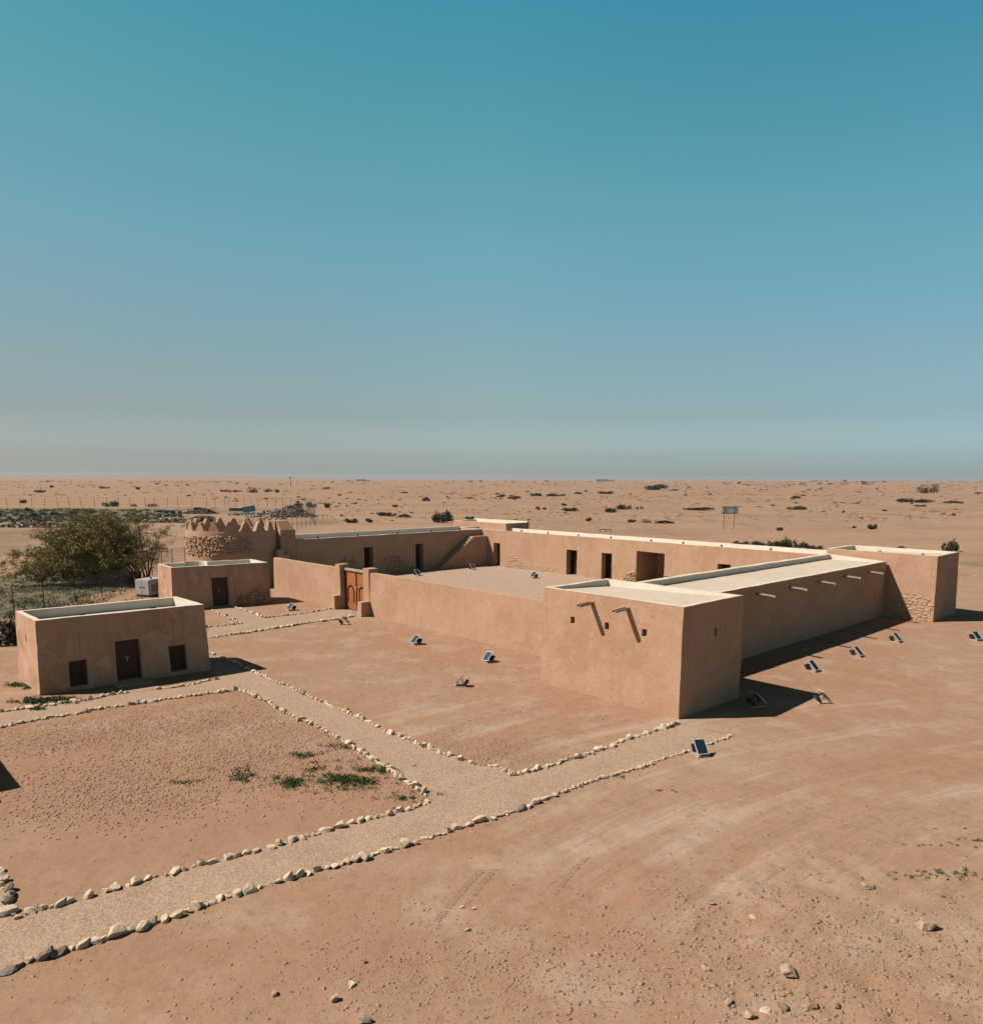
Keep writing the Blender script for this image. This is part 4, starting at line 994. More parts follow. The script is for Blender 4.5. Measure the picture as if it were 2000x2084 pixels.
# ------------------------------------------------------------------ solar floodlights
def make_light(label):
    r = thing('solar_floodlight', label, 'solar light', group='solar floodlights set on the ground around the fort')
    bm = bmesh.new(); add_box(bm, (0.0, 0, 0.03), (0.58, 0.44, 0.06)); mesh_obj('base_slab', bm, M_BASE, r)
    tl = math.radians(44); Rm = Matrix.Rotation(tl, 3, 'Y')       # panel normal leans towards +x
    pc = Vector((0.06, 0, 0.35)); W_, L_ = 0.46, 0.62
    pt = lambda a, b, c: pc + Rm @ Vector((a, b, c))
    bm = bmesh.new()
    for c, s in (((L_/2-.015, 0, 0), (.022, W_, .03)), ((-L_/2+.015, 0, 0), (.022, W_, .03)), ((0, W_/2-.015, 0), (L_-.06, .022, .03)), ((0, -W_/2+.015, 0), (L_-.06, .022, .03)), ):
        add_box(bm, pt(*c), s, Rm)
    pf = mesh_obj('panel_frame', bm, M_ALU, r)
    bm = bmesh.new(); add_box(bm, pt(0, 0, -.008), (L_-.06, W_-.06, .012), Rm); mesh_obj('back_sheet', bm, M_WIRE, pf)
    bm = bmesh.new()
    nx, ny = 5, 2; cw, ch = (L_-.075)/nx, (W_-.075)/ny
    for i in range(nx):
        for j in range(ny):
            add_box(bm, pt(-L_/2+.0375+cw*(i+.5), -W_/2+.0375+ch*(j+.5), .002), (cw-.016, ch-.012, .014), Rm)
    mesh_obj('solar_cell', bm, M_CELL, pf)
    bm = bmesh.new()
    for y in (-.15, .15):
        add_tube(bm, (-.16, y, .05), pt(-.14, y, -.02), .013); add_tube(bm, (.20, y, .05), pt(.10, y, -.02), .013)
    add_tube(bm, (-.16, -.15, .10), (-.16, .15, .10), .012)
    mesh_obj('bracket', bm, M_IRON, r)
    Rl = Matrix.Rotation(math.radians(-38), 3, 'Y')
    bm = bmesh.new(); add_box(bm, (-.30, 0, .21), (.10, .34, .26), Rl, 0.96); 
    for k in range(5): add_box(bm, Vector((-.30, -.13+.065*k, .21))+Rl@Vector((.065, 0, 0)), (.04, .012, .22), Rl)
    hl = mesh_obj('lamp_housing', bm, M_BLACK, r)
    bm = bmesh.new(); add_box(bm, Vector((-.30, 0, .21))+Rl@Vector((-.055, 0, 0)), (.012, .28, .20), Rl); mesh_obj('lamp_glass', bm, M_GLASS, hl)
    bm = bmesh.new(); add_box(bm, (-.26, .18, .15), (.03, .012, .24)); add_box(bm, (-.26, -.18, .15), (.03, .012, .24)); mesh_obj('lamp_bracket', bm, M_IRON, hl)
    return r
D_ = lambda x, y: math.atan2(y, x)
SL = [((846,1312), D_(-.72,-.69), 'solar floodlight tilted left on the sand midway along the front wall'), ((993,1348), D_(-.70,-.72), 'solar floodlight on the sand nearest the corner tower front, right of its twin'),
 ((937,1397), D_(-1,.12), 'solar floodlight seen edge-on, alone in the middle of the front yard'), ((1424,1537), D_(.22,-1), 'largest solar floodlight, standing on the row of stones at the path end'),
 ((1674,1431), D_(1,.12), 'solar floodlight at the tip of the corner tower shadow'), ((1653,1367), D_(.62,-.78), 'solar floodlight beside the long wing, nearest the corner tower shadow notch'),
 ((1744,1336), D_(.62,-.78), 'middle solar floodlight of the three along the long shaded wing'), ((1823,1306), D_(.62,-.78), 'farthest of the three solar floodlights along the long shaded wing'),
 ((1985,1303), D_(.30,-.95), 'upright solar floodlight at the far right edge beyond the corner tower'), ((592,1242), D_(-.75,-.65), 'solar floodlight between the second mud house and the gate path'),
 ((702,1271), D_(1,.1), 'solar floodlight turned away, by the stones just before the gate'), ((849,1172), D_(.70,-.71), 'solar floodlight in the courtyard by the left wing doorways'),
 ((961,1160), D_(.70,-.71), 'solar floodlight in the courtyard at the foot of the staircase'), ((1086,1177), D_(-.72,-.69), 'solar floodlight in the courtyard before the bare stone patch'),
 ((1540,1437), D_(.75,.2), 'dim solar floodlight standing inside the corner tower shadow')]
def place(o, x, y, rz, sc=1.0):
    p = gp(x, y); o.location = (p.x, p.y, gh(p.x, p.y)-.01 + (0.03 if 840 < x < 1100 and y < 1200 else 0)); o.rotation_euler = (0, 0, rz); o.scale = (sc,)*3
L0 = make_light(SL[0][2])
for i, ((x, y), rz, lab) in enumerate(SL):
    o = L0 if i == 0 else copy_tree(L0)
    o['label'] = lab; place(o, x, y, rz, 1.0 if i < 11 else 1.15)

# small floodlights on the roofs
def make_roof_light(label):
    r = thing('roof_floodlight', label, 'floodlight', group='small floodlights along the roof edges')
    bm = bmesh.new(); add_box(bm, (0, 0, .05), (.18, .14, .10)); mesh_obj('foot', bm, M_BASE, r)
    bm = bmesh.new(); add_box(bm, (.02, 0, .24), (.16, .26, .24), Matrix.Rotation(-.5, 3, 'Y')); add_tube(bm, (0, -.1, .08), (.02, -.1, .24), .012); add_tube(bm, (0, .1, .08), (.02, .1, .24), .012)
    h = mesh_obj('lamp_head', bm, M_IRON, r)
    return r
RL = []
for i, px in enumerate((1061, 1115, 1177, 1243, 1325, 1390, 1468, 1568)):
    d = ray(px, 1085+(px-1061)*0.073); t = ((ORG+CV*33.5-Vector((0, 0, CAM_H))).dot(CV))/d.dot(CV); P = Vector((0, 0, CAM_H))+d*t
    RL.append(((P.x, P.y, 4.1), D_(-CV.x, -CV.y), 'roof floodlight on the far wing roof edge, number %d'))
ordn = ('leftmost', 'second from left', 'third from left', 'fourth from left', 'fifth from left', 'sixth from left', 'seventh from left', 'rightmost')
RLL = [(a, b, 'tiny floodlight on the far wing roof edge above the courtyard, %s' % ordn[i]) for i, (a, b, c) in enumerate(RL)]
for i, v in enumerate((11.6, 16.2, 21.2, 25.8, 29.9)):
    q = fort(49.05, v, 4.1); RLL.append(((q.x, q.y, 4.1), D_(-CU.x, -CU.y), 'tiny floodlight on the left wing roof edge, %s' % ('nearest the round tower', 'second from the round tower', 'middle one', 'above the far doorway', 'above the stair')[i]))
for i, u in enumerate((4.41, 1.48)):
    q = fort(u, 32.75, 4.55); RLL.append(((q.x, q.y, 4.58), D_(-CV.x, -CV.y), 'tiny floodlight on the right corner tower parapet, %s one' % ('left', 'right')[i]))
for xf, H_, ss, nm in ((xf1, 3.09, (2.2, 5.4), 'left mud house'), (xf2, 2.84, (1.3, 5.6), 'second mud house')):
    for s, w_ in zip(ss, ('left', 'right')):
        q = xf(s, 0.62, 0); RLL.append(((q.x, q.y, H_+.08), D_(-CU.x, -CU.y), 'tiny floodlight on the %s roof, %s one' % (nm, w_)))
R0 = make_roof_light(RLL[0][2])
for i, (l, rz, lab) in enumerate(RLL):
    o = R0 if i == 0 else copy_tree(R0)
    o.location = l; o.rotation_euler = (0, 0, rz); o['label'] = lab; o.scale = ((1.0 if 'house' in lab else .62),)*3

# ------------------------------------------------------------------ vegetation
def leaf_cloud(pts, size, rg, flat=0.3):
    """quads of leaves at pts"""
    n = len(pts); a = rg.normal(size=(n, 3)); a /= np.linalg.norm(a, axis=1)[:, None]
    b = np.cross(a, rg.normal(size=(n, 3))); b /= np.linalg.norm(b, axis=1)[:, None]
    s = size*rg.uniform(.6, 1.4, (n, 1)); a *= s; b *= s*rg.uniform(.4, .7, (n, 1))
    v = np.stack([pts-a, pts+b*.8, pts+a, pts-b*.8], 1).reshape(-1, 3)
    f = np.arange(4*n).reshape(n, 4)
    return v, f
def shrub_mesh(seed, mat, n=650, leaf=0.055):
    """unit shrub, about 1 m wide and 0.5 m high"""
    rg = np.random.default_rng(seed); k = rg.integers(6, 11)
    cs = np.stack([rg.uniform(-.36, .36, k), rg.uniform(-.30, .30, k), rg.uniform(.06, .30, k)], -1); rs = rg.uniform(.10, .22, k)
    w = rs**2; ci = rg.choice(k, n, p=w/w.sum()); d = rg.normal(size=(n, 3)); d /= np.linalg.norm(d, axis=1)[:, None]
    p = cs[ci]+d*(rs[ci]*rg.uniform(.45, 1.12, n))[:, None]; p[:, 2] = np.abs(p[:, 2])
    v, f = leaf_cloud(p, leaf, rg)
    # woody stems
    bm = bmesh.new()
    for c in cs: add_tube(bm, (c[0]*.15, c[1]*.15, -.03), c, .014, .006, 4, False)
    for i in range(14):
        q = p[rg.integers(n)]; add_tube(bm, q*0.5, q*1.12, .006, .003, 3, False)
    bm.verts.index_update(); sv = np.array([x.co[:] for x in bm.verts]); sf = np.array([[x.index for x in ff.verts] for ff in bm.faces]); bm.free()
    v = np.concatenate([v, sv]); f = np.concatenate([f, sf+4*n])
    me = bpy.data.meshes.new('desert_shrub'); me.vertices.add(len(v)); me.vertices.foreach_set('co', v.astype(np.float32).ravel())
    me.loops.add(f.size); me.loops.foreach_set('vertex_index', f.astype(np.int32).ravel()); me.polygons.add(len(f))
    me.polygons.foreach_set('loop_start', np.arange(0, f.size, 4, dtype=np.int32)); me.update(calc_edges=True)
    me.materials.append(mat); return me
SHR = [shrub_mesh(i, M_SHRUB) for i in range(5)]; SHD = [shrub_mesh(20+i, M_SHRUB_DRY, 260) for i in range(3)]
LOW = [shrub_mesh(40+i, M_SHRUB, 240, .08) for i in range(3)]; LOWD = [shrub_mesh(50+i, M_SHRUB_DRY, 120, .08) for i in range(2)]
def shrub(x, y, wpx, hpx, label, me, group=None, depth=None):
    p = gpt(x, y); k = p.length/F_PX
    o = bpy.data.objects.new('desert_shrub', me); C.objects.link(o)
    w, h = wpx*k, hpx*k
    o.location = (p.x, p.y, gh(p.x, p.y)-.02*h); o.scale = (w*1.05, min(w, depth or max(w*.7, h*1.2)), h*2.0)
    o.rotation_euler = (0, 0, random.choice((0, math.pi)) + random.uniform(-.25, .25))
    return tag(o, label, 'shrub', group)
BIG = [(896,1064,36,22,'large dark round bush just behind the far corner tower'), (911,1060,26,24,'taller dark bush overlapping the big round one behind the fort'),
 (713,1064,33,10,'low dark bush beyond the left wing roof, right of the green fence'), (752,1063,18,10,'small round bush next to the low dark one behind the left wing'), (776,1050,22,10,'greyish bush pair behind the left wing, left one'), (795,1051,22,9,'greyish bush pair behind the left wing, right one'),
 (825,1053,28,8,'low grey-green bush behind the left wing'), (955,1057,23,7,'low bush showing over the far corner tower parapet'), (666,1033,15,11,'lone dark cone-shaped bush right of the green fence top'), (609,1034,18,13,'dark bush behind the rubble heap'), (633,1033,20,12,'dark bush hidden behind the top of the green fence'),
 (868,1020,18,10,'dark tufted bush on the plain above the round bushes'), (805,1032,13,6,'small bush on the plain beyond the left wing'), (1197,1061,15,10,'round dark bush beyond the far wing roof'), (1286,1063,20,7,'green bush with a pale speck beyond the far wing'), (1313,1064,24,9,'mixed green and brown bush beyond the wide bay'), (1349,1065,38,7,'long low green bush beyond the wide bay'),
 (1157,1040,36,8,'long low dark bush in the middle of the plain'), (1148,1029,14,6,'small low bush above the long dark one'), (1243,1043,26,11,'dark bush, left of the pair in the middle of the plain'), (1269,1037,30,11,'darkest bush, right of the pair in the middle of the plain'), (1095,1037,9,8,'tiny spiky bush in the middle of the plain'), (1107,1037,9,6,'tiny round bush in the middle of the plain'),
 (1418,1038,70,7,'very long low dark bush left of the signboard'), (1586,1080,14,8,'small bush beside the track right of the signboard'), (1620,1037,40,7,'low dark bush right of the signboard'), (1618,1014,18,7,'small dark bush on the plain above the low one'), (1773,1077,19,11,'round spiky bush left of the right corner tower'), (1737,1075,9,5,'tiny bush just left of the spiky one'),
 (1842,1022,34,8,'dark bush, left one of the long pair at the right'), (1881,1023,36,7,'dark bush, right one of the long pair at the right'), (1942,1023,30,5,'flat green bush at the right edge'), (1870,1031,24,4,'flat dark tuft below the long pair'), (1715,1044,6,5,'tiny round bush on bare sand at the right'), (1940,1049,8,5,'tiny bush on bare sand near the right edge'),
 (1932,1122,28,21,'dark bush behind the right corner tower top'), (1832,1116,14,5,'small bush peeping over the right corner tower parapet'),
 (1510,1113,36,13,'leafy bush row behind the far wing, leftmost clump'), (1545,1114,32,15,'leafy bush row behind the far wing, second clump'), (1577,1116,34,17,'leafy bush row behind the far wing, third clump'), (1604,1118,34,23,'leafy bush row behind the far wing, tallest clump'), (1637,1121,32,19,'leafy bush row behind the far wing, fifth clump'), (1663,1122,26,13,'leafy bush row behind the far wing, rightmost clump'),
 (1332,997,52,14,'large far grey thicket left of the signboard near the skyline'), (1889,1004,36,20,'brownish far tree-like shrub near the right skyline'), (512,1003,30,13,'brown twiggy far shrub left of the middle distance'), (477,1002,30,7,'dark far bush left of the brown twiggy shrub'), (455,1001,20,5,'flat far bush at the left end of the dark group'), (547,1001,14,8,'round far bush right of the brown twiggy shrub'), (563,1002,10,7,'small round far bush at the right end of the dark group'),
 (228,1031,28,11,'dark bush on the far fence line above the green plot'), (271,1031,16,7,'brownish bush on the far fence line'), (309,1031,20,7,'brown twiggy bush on the far fence line beside the debris'), (47,1024,16,8,'dark bush on sand at the far left'), (83,1002,20,5,'grey bush on the plain at the far left'), (211,995,18,5,'dark bush at the far left plain'), (105,992,8,5,'small dark far bush at the left'), (280,995,10,6,'round far bush left of the middle'), (1045,1015,34,7,'low far bush strip in the middle, left piece'), (1090,1010,26,8,'low far bush strip in the middle, middle piece'), (1130,1010,40,6,'low far bush strip in the middle, right piece'), (1175,1005,18,6,'small far bush right of the strip'), (1235,1005,36,6,'long far bush strip left of the thicket'), (1020,1012,16,8,'dark far bush left of the strip')]
for i, (x, y, w, h, lab) in enumerate(BIG):
    shrub(x, y, w, h, lab, (SHD if ('brown' in lab) else SHR)[i % (3 if 'brown' in lab else 5)])
rn = random.Random(11)
ccx, ccy, cw = 900, 1000, 80
n_small = 0
sv_, sf_ = [], []
while n_small < 2200:
    if rn.random() < .62:
        if rn.random() < .12 or n_small == 0: ccx, ccy, cw = rn.uniform(-30, 2030), 980 + 80*rn.random()**1.6, rn.uniform(20, 110)
        x = rn.gauss(ccx, cw); y = min(1064, max(980, rn.gauss(ccy, 1.2+(ccy-976)*.04)))
    else: y = 980 + 82*rn.random()**1.7; x = rn.uniform(-30, 2030)
    if y > 1012 and x < 420: continue
    if y > 1026 and x < 660: continue
    if y < 1000 and vnoise(np.array([x/60.]), np.array([y/4.]), 31)[0] < -0.18: continue
    w = rn.uniform(3, 9) if y < 1000 else rn.uniform(3, 11); h = w*rn.uniform(.25, .5)
    if rn.random() < .12: w *= 2.2
    h = min(h, 6)
    dry = rn.random() < .40
    if n_small < 230:
        shrub(x, y, w, h, 'small scrubby %s bush dotted over the far sandy plain' % ('brown' if dry else 'dark'), (LOWD if dry else LOW)[n_small % 2], '%s scrub dotted over the far plain' % ('brown' if dry else 'dark'))
    else:
        me = (LOWD if dry else LOW)[n_small % 2]; p = gpt(x, y); k = p.length/F_PX
        co = np.empty(len(me.vertices)*3, np.float32); me.vertices.foreach_get('co', co); co = co.reshape(-1, 3)[:4*40]
        h *= .75; w *= .8
        sv_.append(co*(w*k, w*k*.7, h*k*2)+(p.x, p.y, gh(p.x, p.y))); sf_.append(np.arange(160).reshape(40, 4)+160*len(sf_))
    n_small += 1
tag(np_obj('distant_scrub', np.concatenate(sv_), np.concatenate(sf_), M_SHRUB), 'countless tiny scrub tufts over the far plain', 'scrub', None, 'stuff')

# weeds in the plots and green ground cover
def tufts(name, zones, mat, label, leaf, hgt, seed):
    rg = np.random.default_rng(seed); P = []
    for (x, y), rx, ry, n in zones:
        q = gp(x, y)
        k = max(1, n//16); cx = q.x+rg.normal(size=k)*rx*.5; cy = q.y+rg.normal(size=k)*ry*.5
        for a, b in zip(cx, cy):
            m = 16; px = a+rg.normal(size=m)*.07*hgt/.08; py = b+rg.normal(size=m)*.07*hgt/.08
            P.append(np.stack([px, py, ground_h(px, py)+rg.uniform(0, hgt, m)], -1))
    v, f = leaf_cloud(np.concatenate(P), leaf, rg)
    return tag(np_obj(name, v, f, mat), label, 'weeds', None, 'stuff')
tufts('weeds', [((596,1594),.48,.42,1100),((572,1582),.3,.2,120),((695,1588),.75,.34,1500),((740,1592),.7,.3,500),((720,1600),1.2,.6,360),((620,1538),.7,.28,420),((635,1570),.35,.2,160),((692,1522),.9,.35,300),((765,1568),.7,.30,520),((780,1572),.3,.2,160),((493,1582),.55,.45,420),((480,1570),.8,.4,160),((376,1592),.5,.12,150),((840,1625),.7,.5,320),((660,1600),1.0,.6,200),((700,1560),1.6,1.0,300)], M_GRASS, 'green weeds sprouting in the left dug-over plot', .035, .08, 1)
tufts('weeds', [((75,1428),.9,.55,1300),((120,1424),.8,.3,500),((78,1444),.4,.12,200),((38,1395),.6,.35,420),((58,1402),.25,.2,160),((140,1433),.35,.12,80)], M_GRASS, 'green weeds at the left foot of the front mud house', .045, .09, 2)
tufts('weeds', [((1965,1780),.8,.28,420),((1900,1786),1.0,.22,260),((1850,1790),.9,.2,120),((1985,1710),.9,.18,260),((1900,1722),.9,.14,140),((1990,1690),.7,.12,90),((1255,1580),.45,.15,160),((1345,1610),.4,.1,80)], M_GRASS, 'sparse green sprouts on the stony ground at the right edge', .022, .035, 4)
rgc = np.random.default_rng(8); zc = []
for _ in range(380): zc.append(((rgc.uniform(-20, 350), rgc.uniform(1037, 1066)), 4.0, 2.0, 32))
tufts('ground_cover', zc, M_COVER2, 'green ground cover of low weeds in the fenced far plot', .24, .35, 5)
zc = [((rgc.uniform(-10, 270), rgc.uniform(1196, 1246)), 1.8, 1.5, 64) for _ in range(85)]+[((rgc.uniform(0, 60), rgc.uniform(1250, 1312)), .8, .8, 64) for _ in range(26)]+[((rgc.uniform(0, 160), rgc.uniform(1150, 1200)), 2.5, 2.0, 32) for _ in range(30)]
tufts('ground_cover', zc, M_COVER, 'dark green weeds under and around the thorn tree', .075, .22, 6)
for i, (x, y, w, h, lab) in enumerate(((12,1312,50,48,'dark green bush cut by the left edge beside the front mud house'), (70,1052,20,8,'dark clump in the far green plot, leftmost'), (112,1049,16,8,'dark clump in the far green plot, second'), (150,1046,18,7,'dark clump in the far green plot, third'), (190,1045,16,6,'dark clump in the far green plot, fourth'), (208,1053,14,6,'dark clump in the far green plot, rightmost'), (57,1040,20,7,'dark clump along the far plot edge'))):
    shrub(x, y, w, h, lab, SHR[i % 5])

# acacia
def acacia():
    base = gp(284, 1187); base.z = gh(base.x, base.y)
    root = thing('acacia_tree', 'wide thorny acacia with feathery olive crown leaning left behind the wire fence', 'tree', base)
    rg = np.random.default_rng(12); rn = random.Random(5)
    bm = bmesh.new(); tw = []; lf = []
    k = base.length/F_PX
    def loc(px, py, dy):   # offset from base from photo offsets at the tree's distance
        return Vector(((px-284)*k, dy, max(0.15, (1187-py)*k*1.02)))
    limbs = [((150,1090),-1,.8),((115,1100),1,.8),((180,1076),.5,.7),((215,1070),-1.5,.6),((250,1092),1,.5),((170,1108),-2.6,1),((75,1134),-1,1),((92,1128),1.5,1),((80,1166),-2.0,1),((108,1160),1.5,1),((95,1142),3,1),((130,1160),-3.4,1),((165,1125),0,1),((88,1150),-2.5,1),((112,1116),1.0,1),((85,1172),-3.0,1),((130,1105),-1.5,1),((160,1095),2.5,1),((185,1085),-2,.9),((215,1078),1.5,.75),((245,1072),-.5,.5),((270,1078),2.0,.3),((300,1088),-1.0,.22),((325,1098),.8,.2),((335,1118),-1.5,.15),((205,1120),-3.2,.8),((150,1140),-4.0,1),((240,1112),-3.0,.55),((110,1150),3.5,1),((190,1150),-3.6,.8),((255,1140),-3.0,.5),((300,1140),-2.0,.3),((225,1098),3.2,.6),((120,1178),-1.8,1)]
    def curve(a, b, sag, n):
        pts = []; m = (a+b)/2 + Vector((rn.uniform(-.4, .4), rn.uniform(-.4, .4), sag))
        for i in range(n+1):
            t = i/n; p = a*(1-t)**2 + m*2*t*(1-t) + b*t*t
            pts.append(p + Vector((rn.gauss(0, .05), rn.gauss(0, .05), rn.gauss(0, .05))) if 0 < i < n else p)
        return pts
    stems = [Vector((-.25, 0, -.1)), Vector((.1, .1, -.1)), Vector((.55, .5, -.1))]
    for (tgt, dy, leafy) in limbs:
        end = loc(*tgt, dy); st = stems[2] if tgt[0] > 285 else (stems[0] if tgt[0] < 190 else stems[1])
        pts = curve(st, end, 0.9+.15*end.z, 9); n = len(pts)
        for i in range(n-1):
            r = lambda q: .075*(1-q/n)**1.2+.012
            add_tube(bm, pts[i], pts[i+1], r(i), r(i+1), 6, False)
        for s in range(38):
            i = rn.randrange(n//3, n); a = pts[i]
            d = Vector((rn.gauss(0, 1), rn.gauss(0, 1), rn.gauss(.25, .55))).normalized(); b = a+d*rn.uniform(.5, 1.9)*(1.15 if i < n-2 else .8)
            if b.z < .25: b.z = .25+rn.random()*.4
            sp = curve(a, b, .15, 4)
            for q in range(4): add_tube(bm, sp[q], sp[q+1], .013*(1-q/5)+.003, .013*(1-(q+1)/5)+.003, 3, False)
            for t in range(8):
                c = sp[rn.randrange(1, 5)]; dd_ = Vector((rn.gauss(0, 1), rn.gauss(0, 1), rn.gauss(.2, .8))).normalized(); e = c+dd_*rn.uniform(.25, .75)
                add_tube(bm, c, e, .006, .003, 3, False)
                m = int(12*leafy+2.2)
                for _ in range(m):
                    f = rn.random(); lf.append(c.lerp(e, f)+Vector((rn.gauss(0, .09), rn.gauss(0, .09), rn.gauss(0, .08))))
    mesh_obj('trunk', bm, M_BARK, root)
    v, f = leaf_cloud(np.array([p[:] for p in lf]), .068, rg)
    np_obj('crown', v, f, M_ACACIA, root)
acacia()

# ------------------------------------------------------------------ fences
def fence(name, label, pts, h, posts_r, mpost, mwire, wires, mesh_step=None, wire_r=0.006, lean=0.0, cat='fence'):
    loc = Vector((pts[0][0], pts[0][1], gh(*pts[0]))); root = thing(name, label, cat, loc)
    rn = random.Random(len(pts)); tops = []
    for x, y in pts:
        z = gh(x, y); bm = bmesh.new(); b = Vector((x, y, z-.2))-loc
        t = b + Vector((rn.gauss(0, lean), rn.gauss(0, lean*.4), h+.2)); add_tube(bm, b, t, posts_r, posts_r*.9, 6); tops.append((b+Vector((0, 0, .2)), t))
        mesh_obj('post', bm, mpost, root)
    bm = bmesh.new()
    for (b0, t0), (b1, t1) in zip(tops[:-1], tops[1:]):
        for q in wires: add_tube(bm, b0.lerp(t0, q), b1.lerp(t1, q), wire_r, None, 3, False)
        if mesh_step:
            n = max(1, int((b1-b0).length/mesh_step))
            for i in range(1, n): add_tube(bm, b0.lerp(b1, i/n)+(t0-b0)*wires[0], b0.lerp(b1, i/n)+(t0-b0)*wires[-1], wire_r*.8, None, 3, False)
    mesh_obj('wire_mesh', bm, mwire, root)
    return root
def line(a, b, n): return [(a[0]+(b[0]-a[0])*i/n, a[1]+(b[1]-a[1])*i/n) for i in range(n+1)]
fence('wire_fence', 'low wire mesh fence on dark posts between the acacia and the mud houses', [(-37.6,49.5),(-36.4,52.2),(-35.3,55.1),(-34.4,57.4),(-33.5,60.2),(-33.0,63.4),(-32.9,66.6),(-33.4,70.0),(-34.2,73.8),(-35.2,78.0),(-36.0,82.3),(-36.4,86.0),(-36.3,89.3),(-36.6,93.5),(-37,98),(-37.4,103)], 1.95, .045, M_IRON, M_WIRE, (.04, .2, .36, .52, .68, .84, .98), .28, .008)
fp = []
for px in (-10,15,41,65,91,118,142,167,193,218,241,266,296,317,340,363,391,420,438,458,466,480,497,512,526,543,560,576,592,607,622): q = gp(px, 1032.6); fp.append((q.x, q.y))
fence('wire_fence', 'tall far wire fence of leaning thin posts behind the green plot', fp, 3.2, .065, M_IRON, M_WIRE, (.25, .55, .85), None, .014, .22)
gfp = line((-41.5,122), (-37.4,160.5), 15)
fence('mesh_fence', 'tall teal-green mesh fence running back beside the rubble heap', gfp, 3.3, .05, M_GREENP, M_GREENP, tuple(i/8 for i in range(9)), .5, .012)
fence('mesh_fence', 'teal-green mesh fence seen end-on, closely bunched posts at the corner', line((-37.6,162.5), (-52.5,216), 9), 4.1, .06, M_GREENP, M_GREENP, (.1, .5, .95), None, .012, .12)

# ------------------------------------------------------------------ generator, sign, rails, debris
gq = gp(279, 1215); gz = gh(gq.x, gq.y)
GN = thing('generator', 'off-white metal generator cabinet beside the acacia, behind the mud houses', 'generator', (gq.x+.78, gq.y+.95, gz), -0.35)
bm = bmesh.new(); add_box(bm, (0, 0, .82), (1.5, 1.9, 1.34)); bmesh.ops.bevel(bm, geom=bm.edges[:], offset=.05, segments=2, affect='EDGES'); mesh_obj('cabinet', bm, M_WHITE, GN)
bm = bmesh.new(); add_box(bm, (0, 0, .075), (1.42, 1.82, .15)); mesh_obj('skid', bm, M_BLACK, GN)
for x in (-.37, .37):
    bm = bmesh.new(); add_box(bm, (x, -.955, .82), (.68, .02, 1.16)); d = mesh_obj('door', bm, M_WHITE, GN)
    bm = bmesh.new(); add_box(bm, (x+(.18 if x < 0 else -.18), -.975, .84), (.16, .03, .09)); mesh_obj('handle', bm, M_BLACK, d)
bm = bmesh.new()
for i in range(6): add_box(bm, (.755, -.3+.0*i, .5+.11*i), (.02, .8, .05))
mesh_obj('vent', bm, M_BLACK, GN)
bm = bmesh.new(); add_tube(bm, (.4, -.3, 1.48), (.4, -.3, 1.66), .07, .07, 10); mesh_obj('exhaust', bm, M_IRON, GN)

sp0, sp1 = gp(1472, 1077), gp(1492, 1077); sz0 = gh(sp0.x, sp0.y)
SG = thing('signboard', 'grey signboard on two thin posts seen from behind on the plain', 'sign', ((sp0.x+sp1.x)/2, sp0.y, sz0))
w_ = (sp1-sp0).length
bm = bmesh.new(); add_box(bm, (.05, .06, 3.9), (3.35, .05, 1.65)); mesh_obj('board', bm, M_SIGN, SG)
for s in (-1, 1):
    bm = bmesh.new(); add_tube(bm, (s*w_/2, 0, -.3), (s*w_/2, 0, 4.7), .06); mesh_obj('post', bm, M_IRON, SG)
bm = bmesh.new()
for z in (3.3, 4.45): add_box(bm, (.05, .02, z), (3.2, .03, .06))
mesh_obj('crossbar', bm, M_IRON, SG)
def rail(x0, x1, y, h, lab):
    a, b = gp(x0, y), gp(x1, y); z = gh(a.x, a.y); r = thing('rail', lab, 'rail', (a.x, a.y, z)); bm = bmesh.new()
    L = b-a; add_tube(bm, (0, 0, h), (L.x, L.y, h), .07); mesh_obj('bar', bm, M_IRON, r)
    for q in (.02, .55, .98):
        bm = bmesh.new(); add_tube(bm, (L.x*q, L.y*q, -.2), (L.x*q, L.y*q, h), .06); mesh_obj('leg', bm, M_IRON, r)
rail(646, 667, 1057, 1.1, 'low dark metal rail just right of the green fence corner')
rail(1221, 1243, 1083, .5, 'very low dark rail on the sand beyond the far wing')

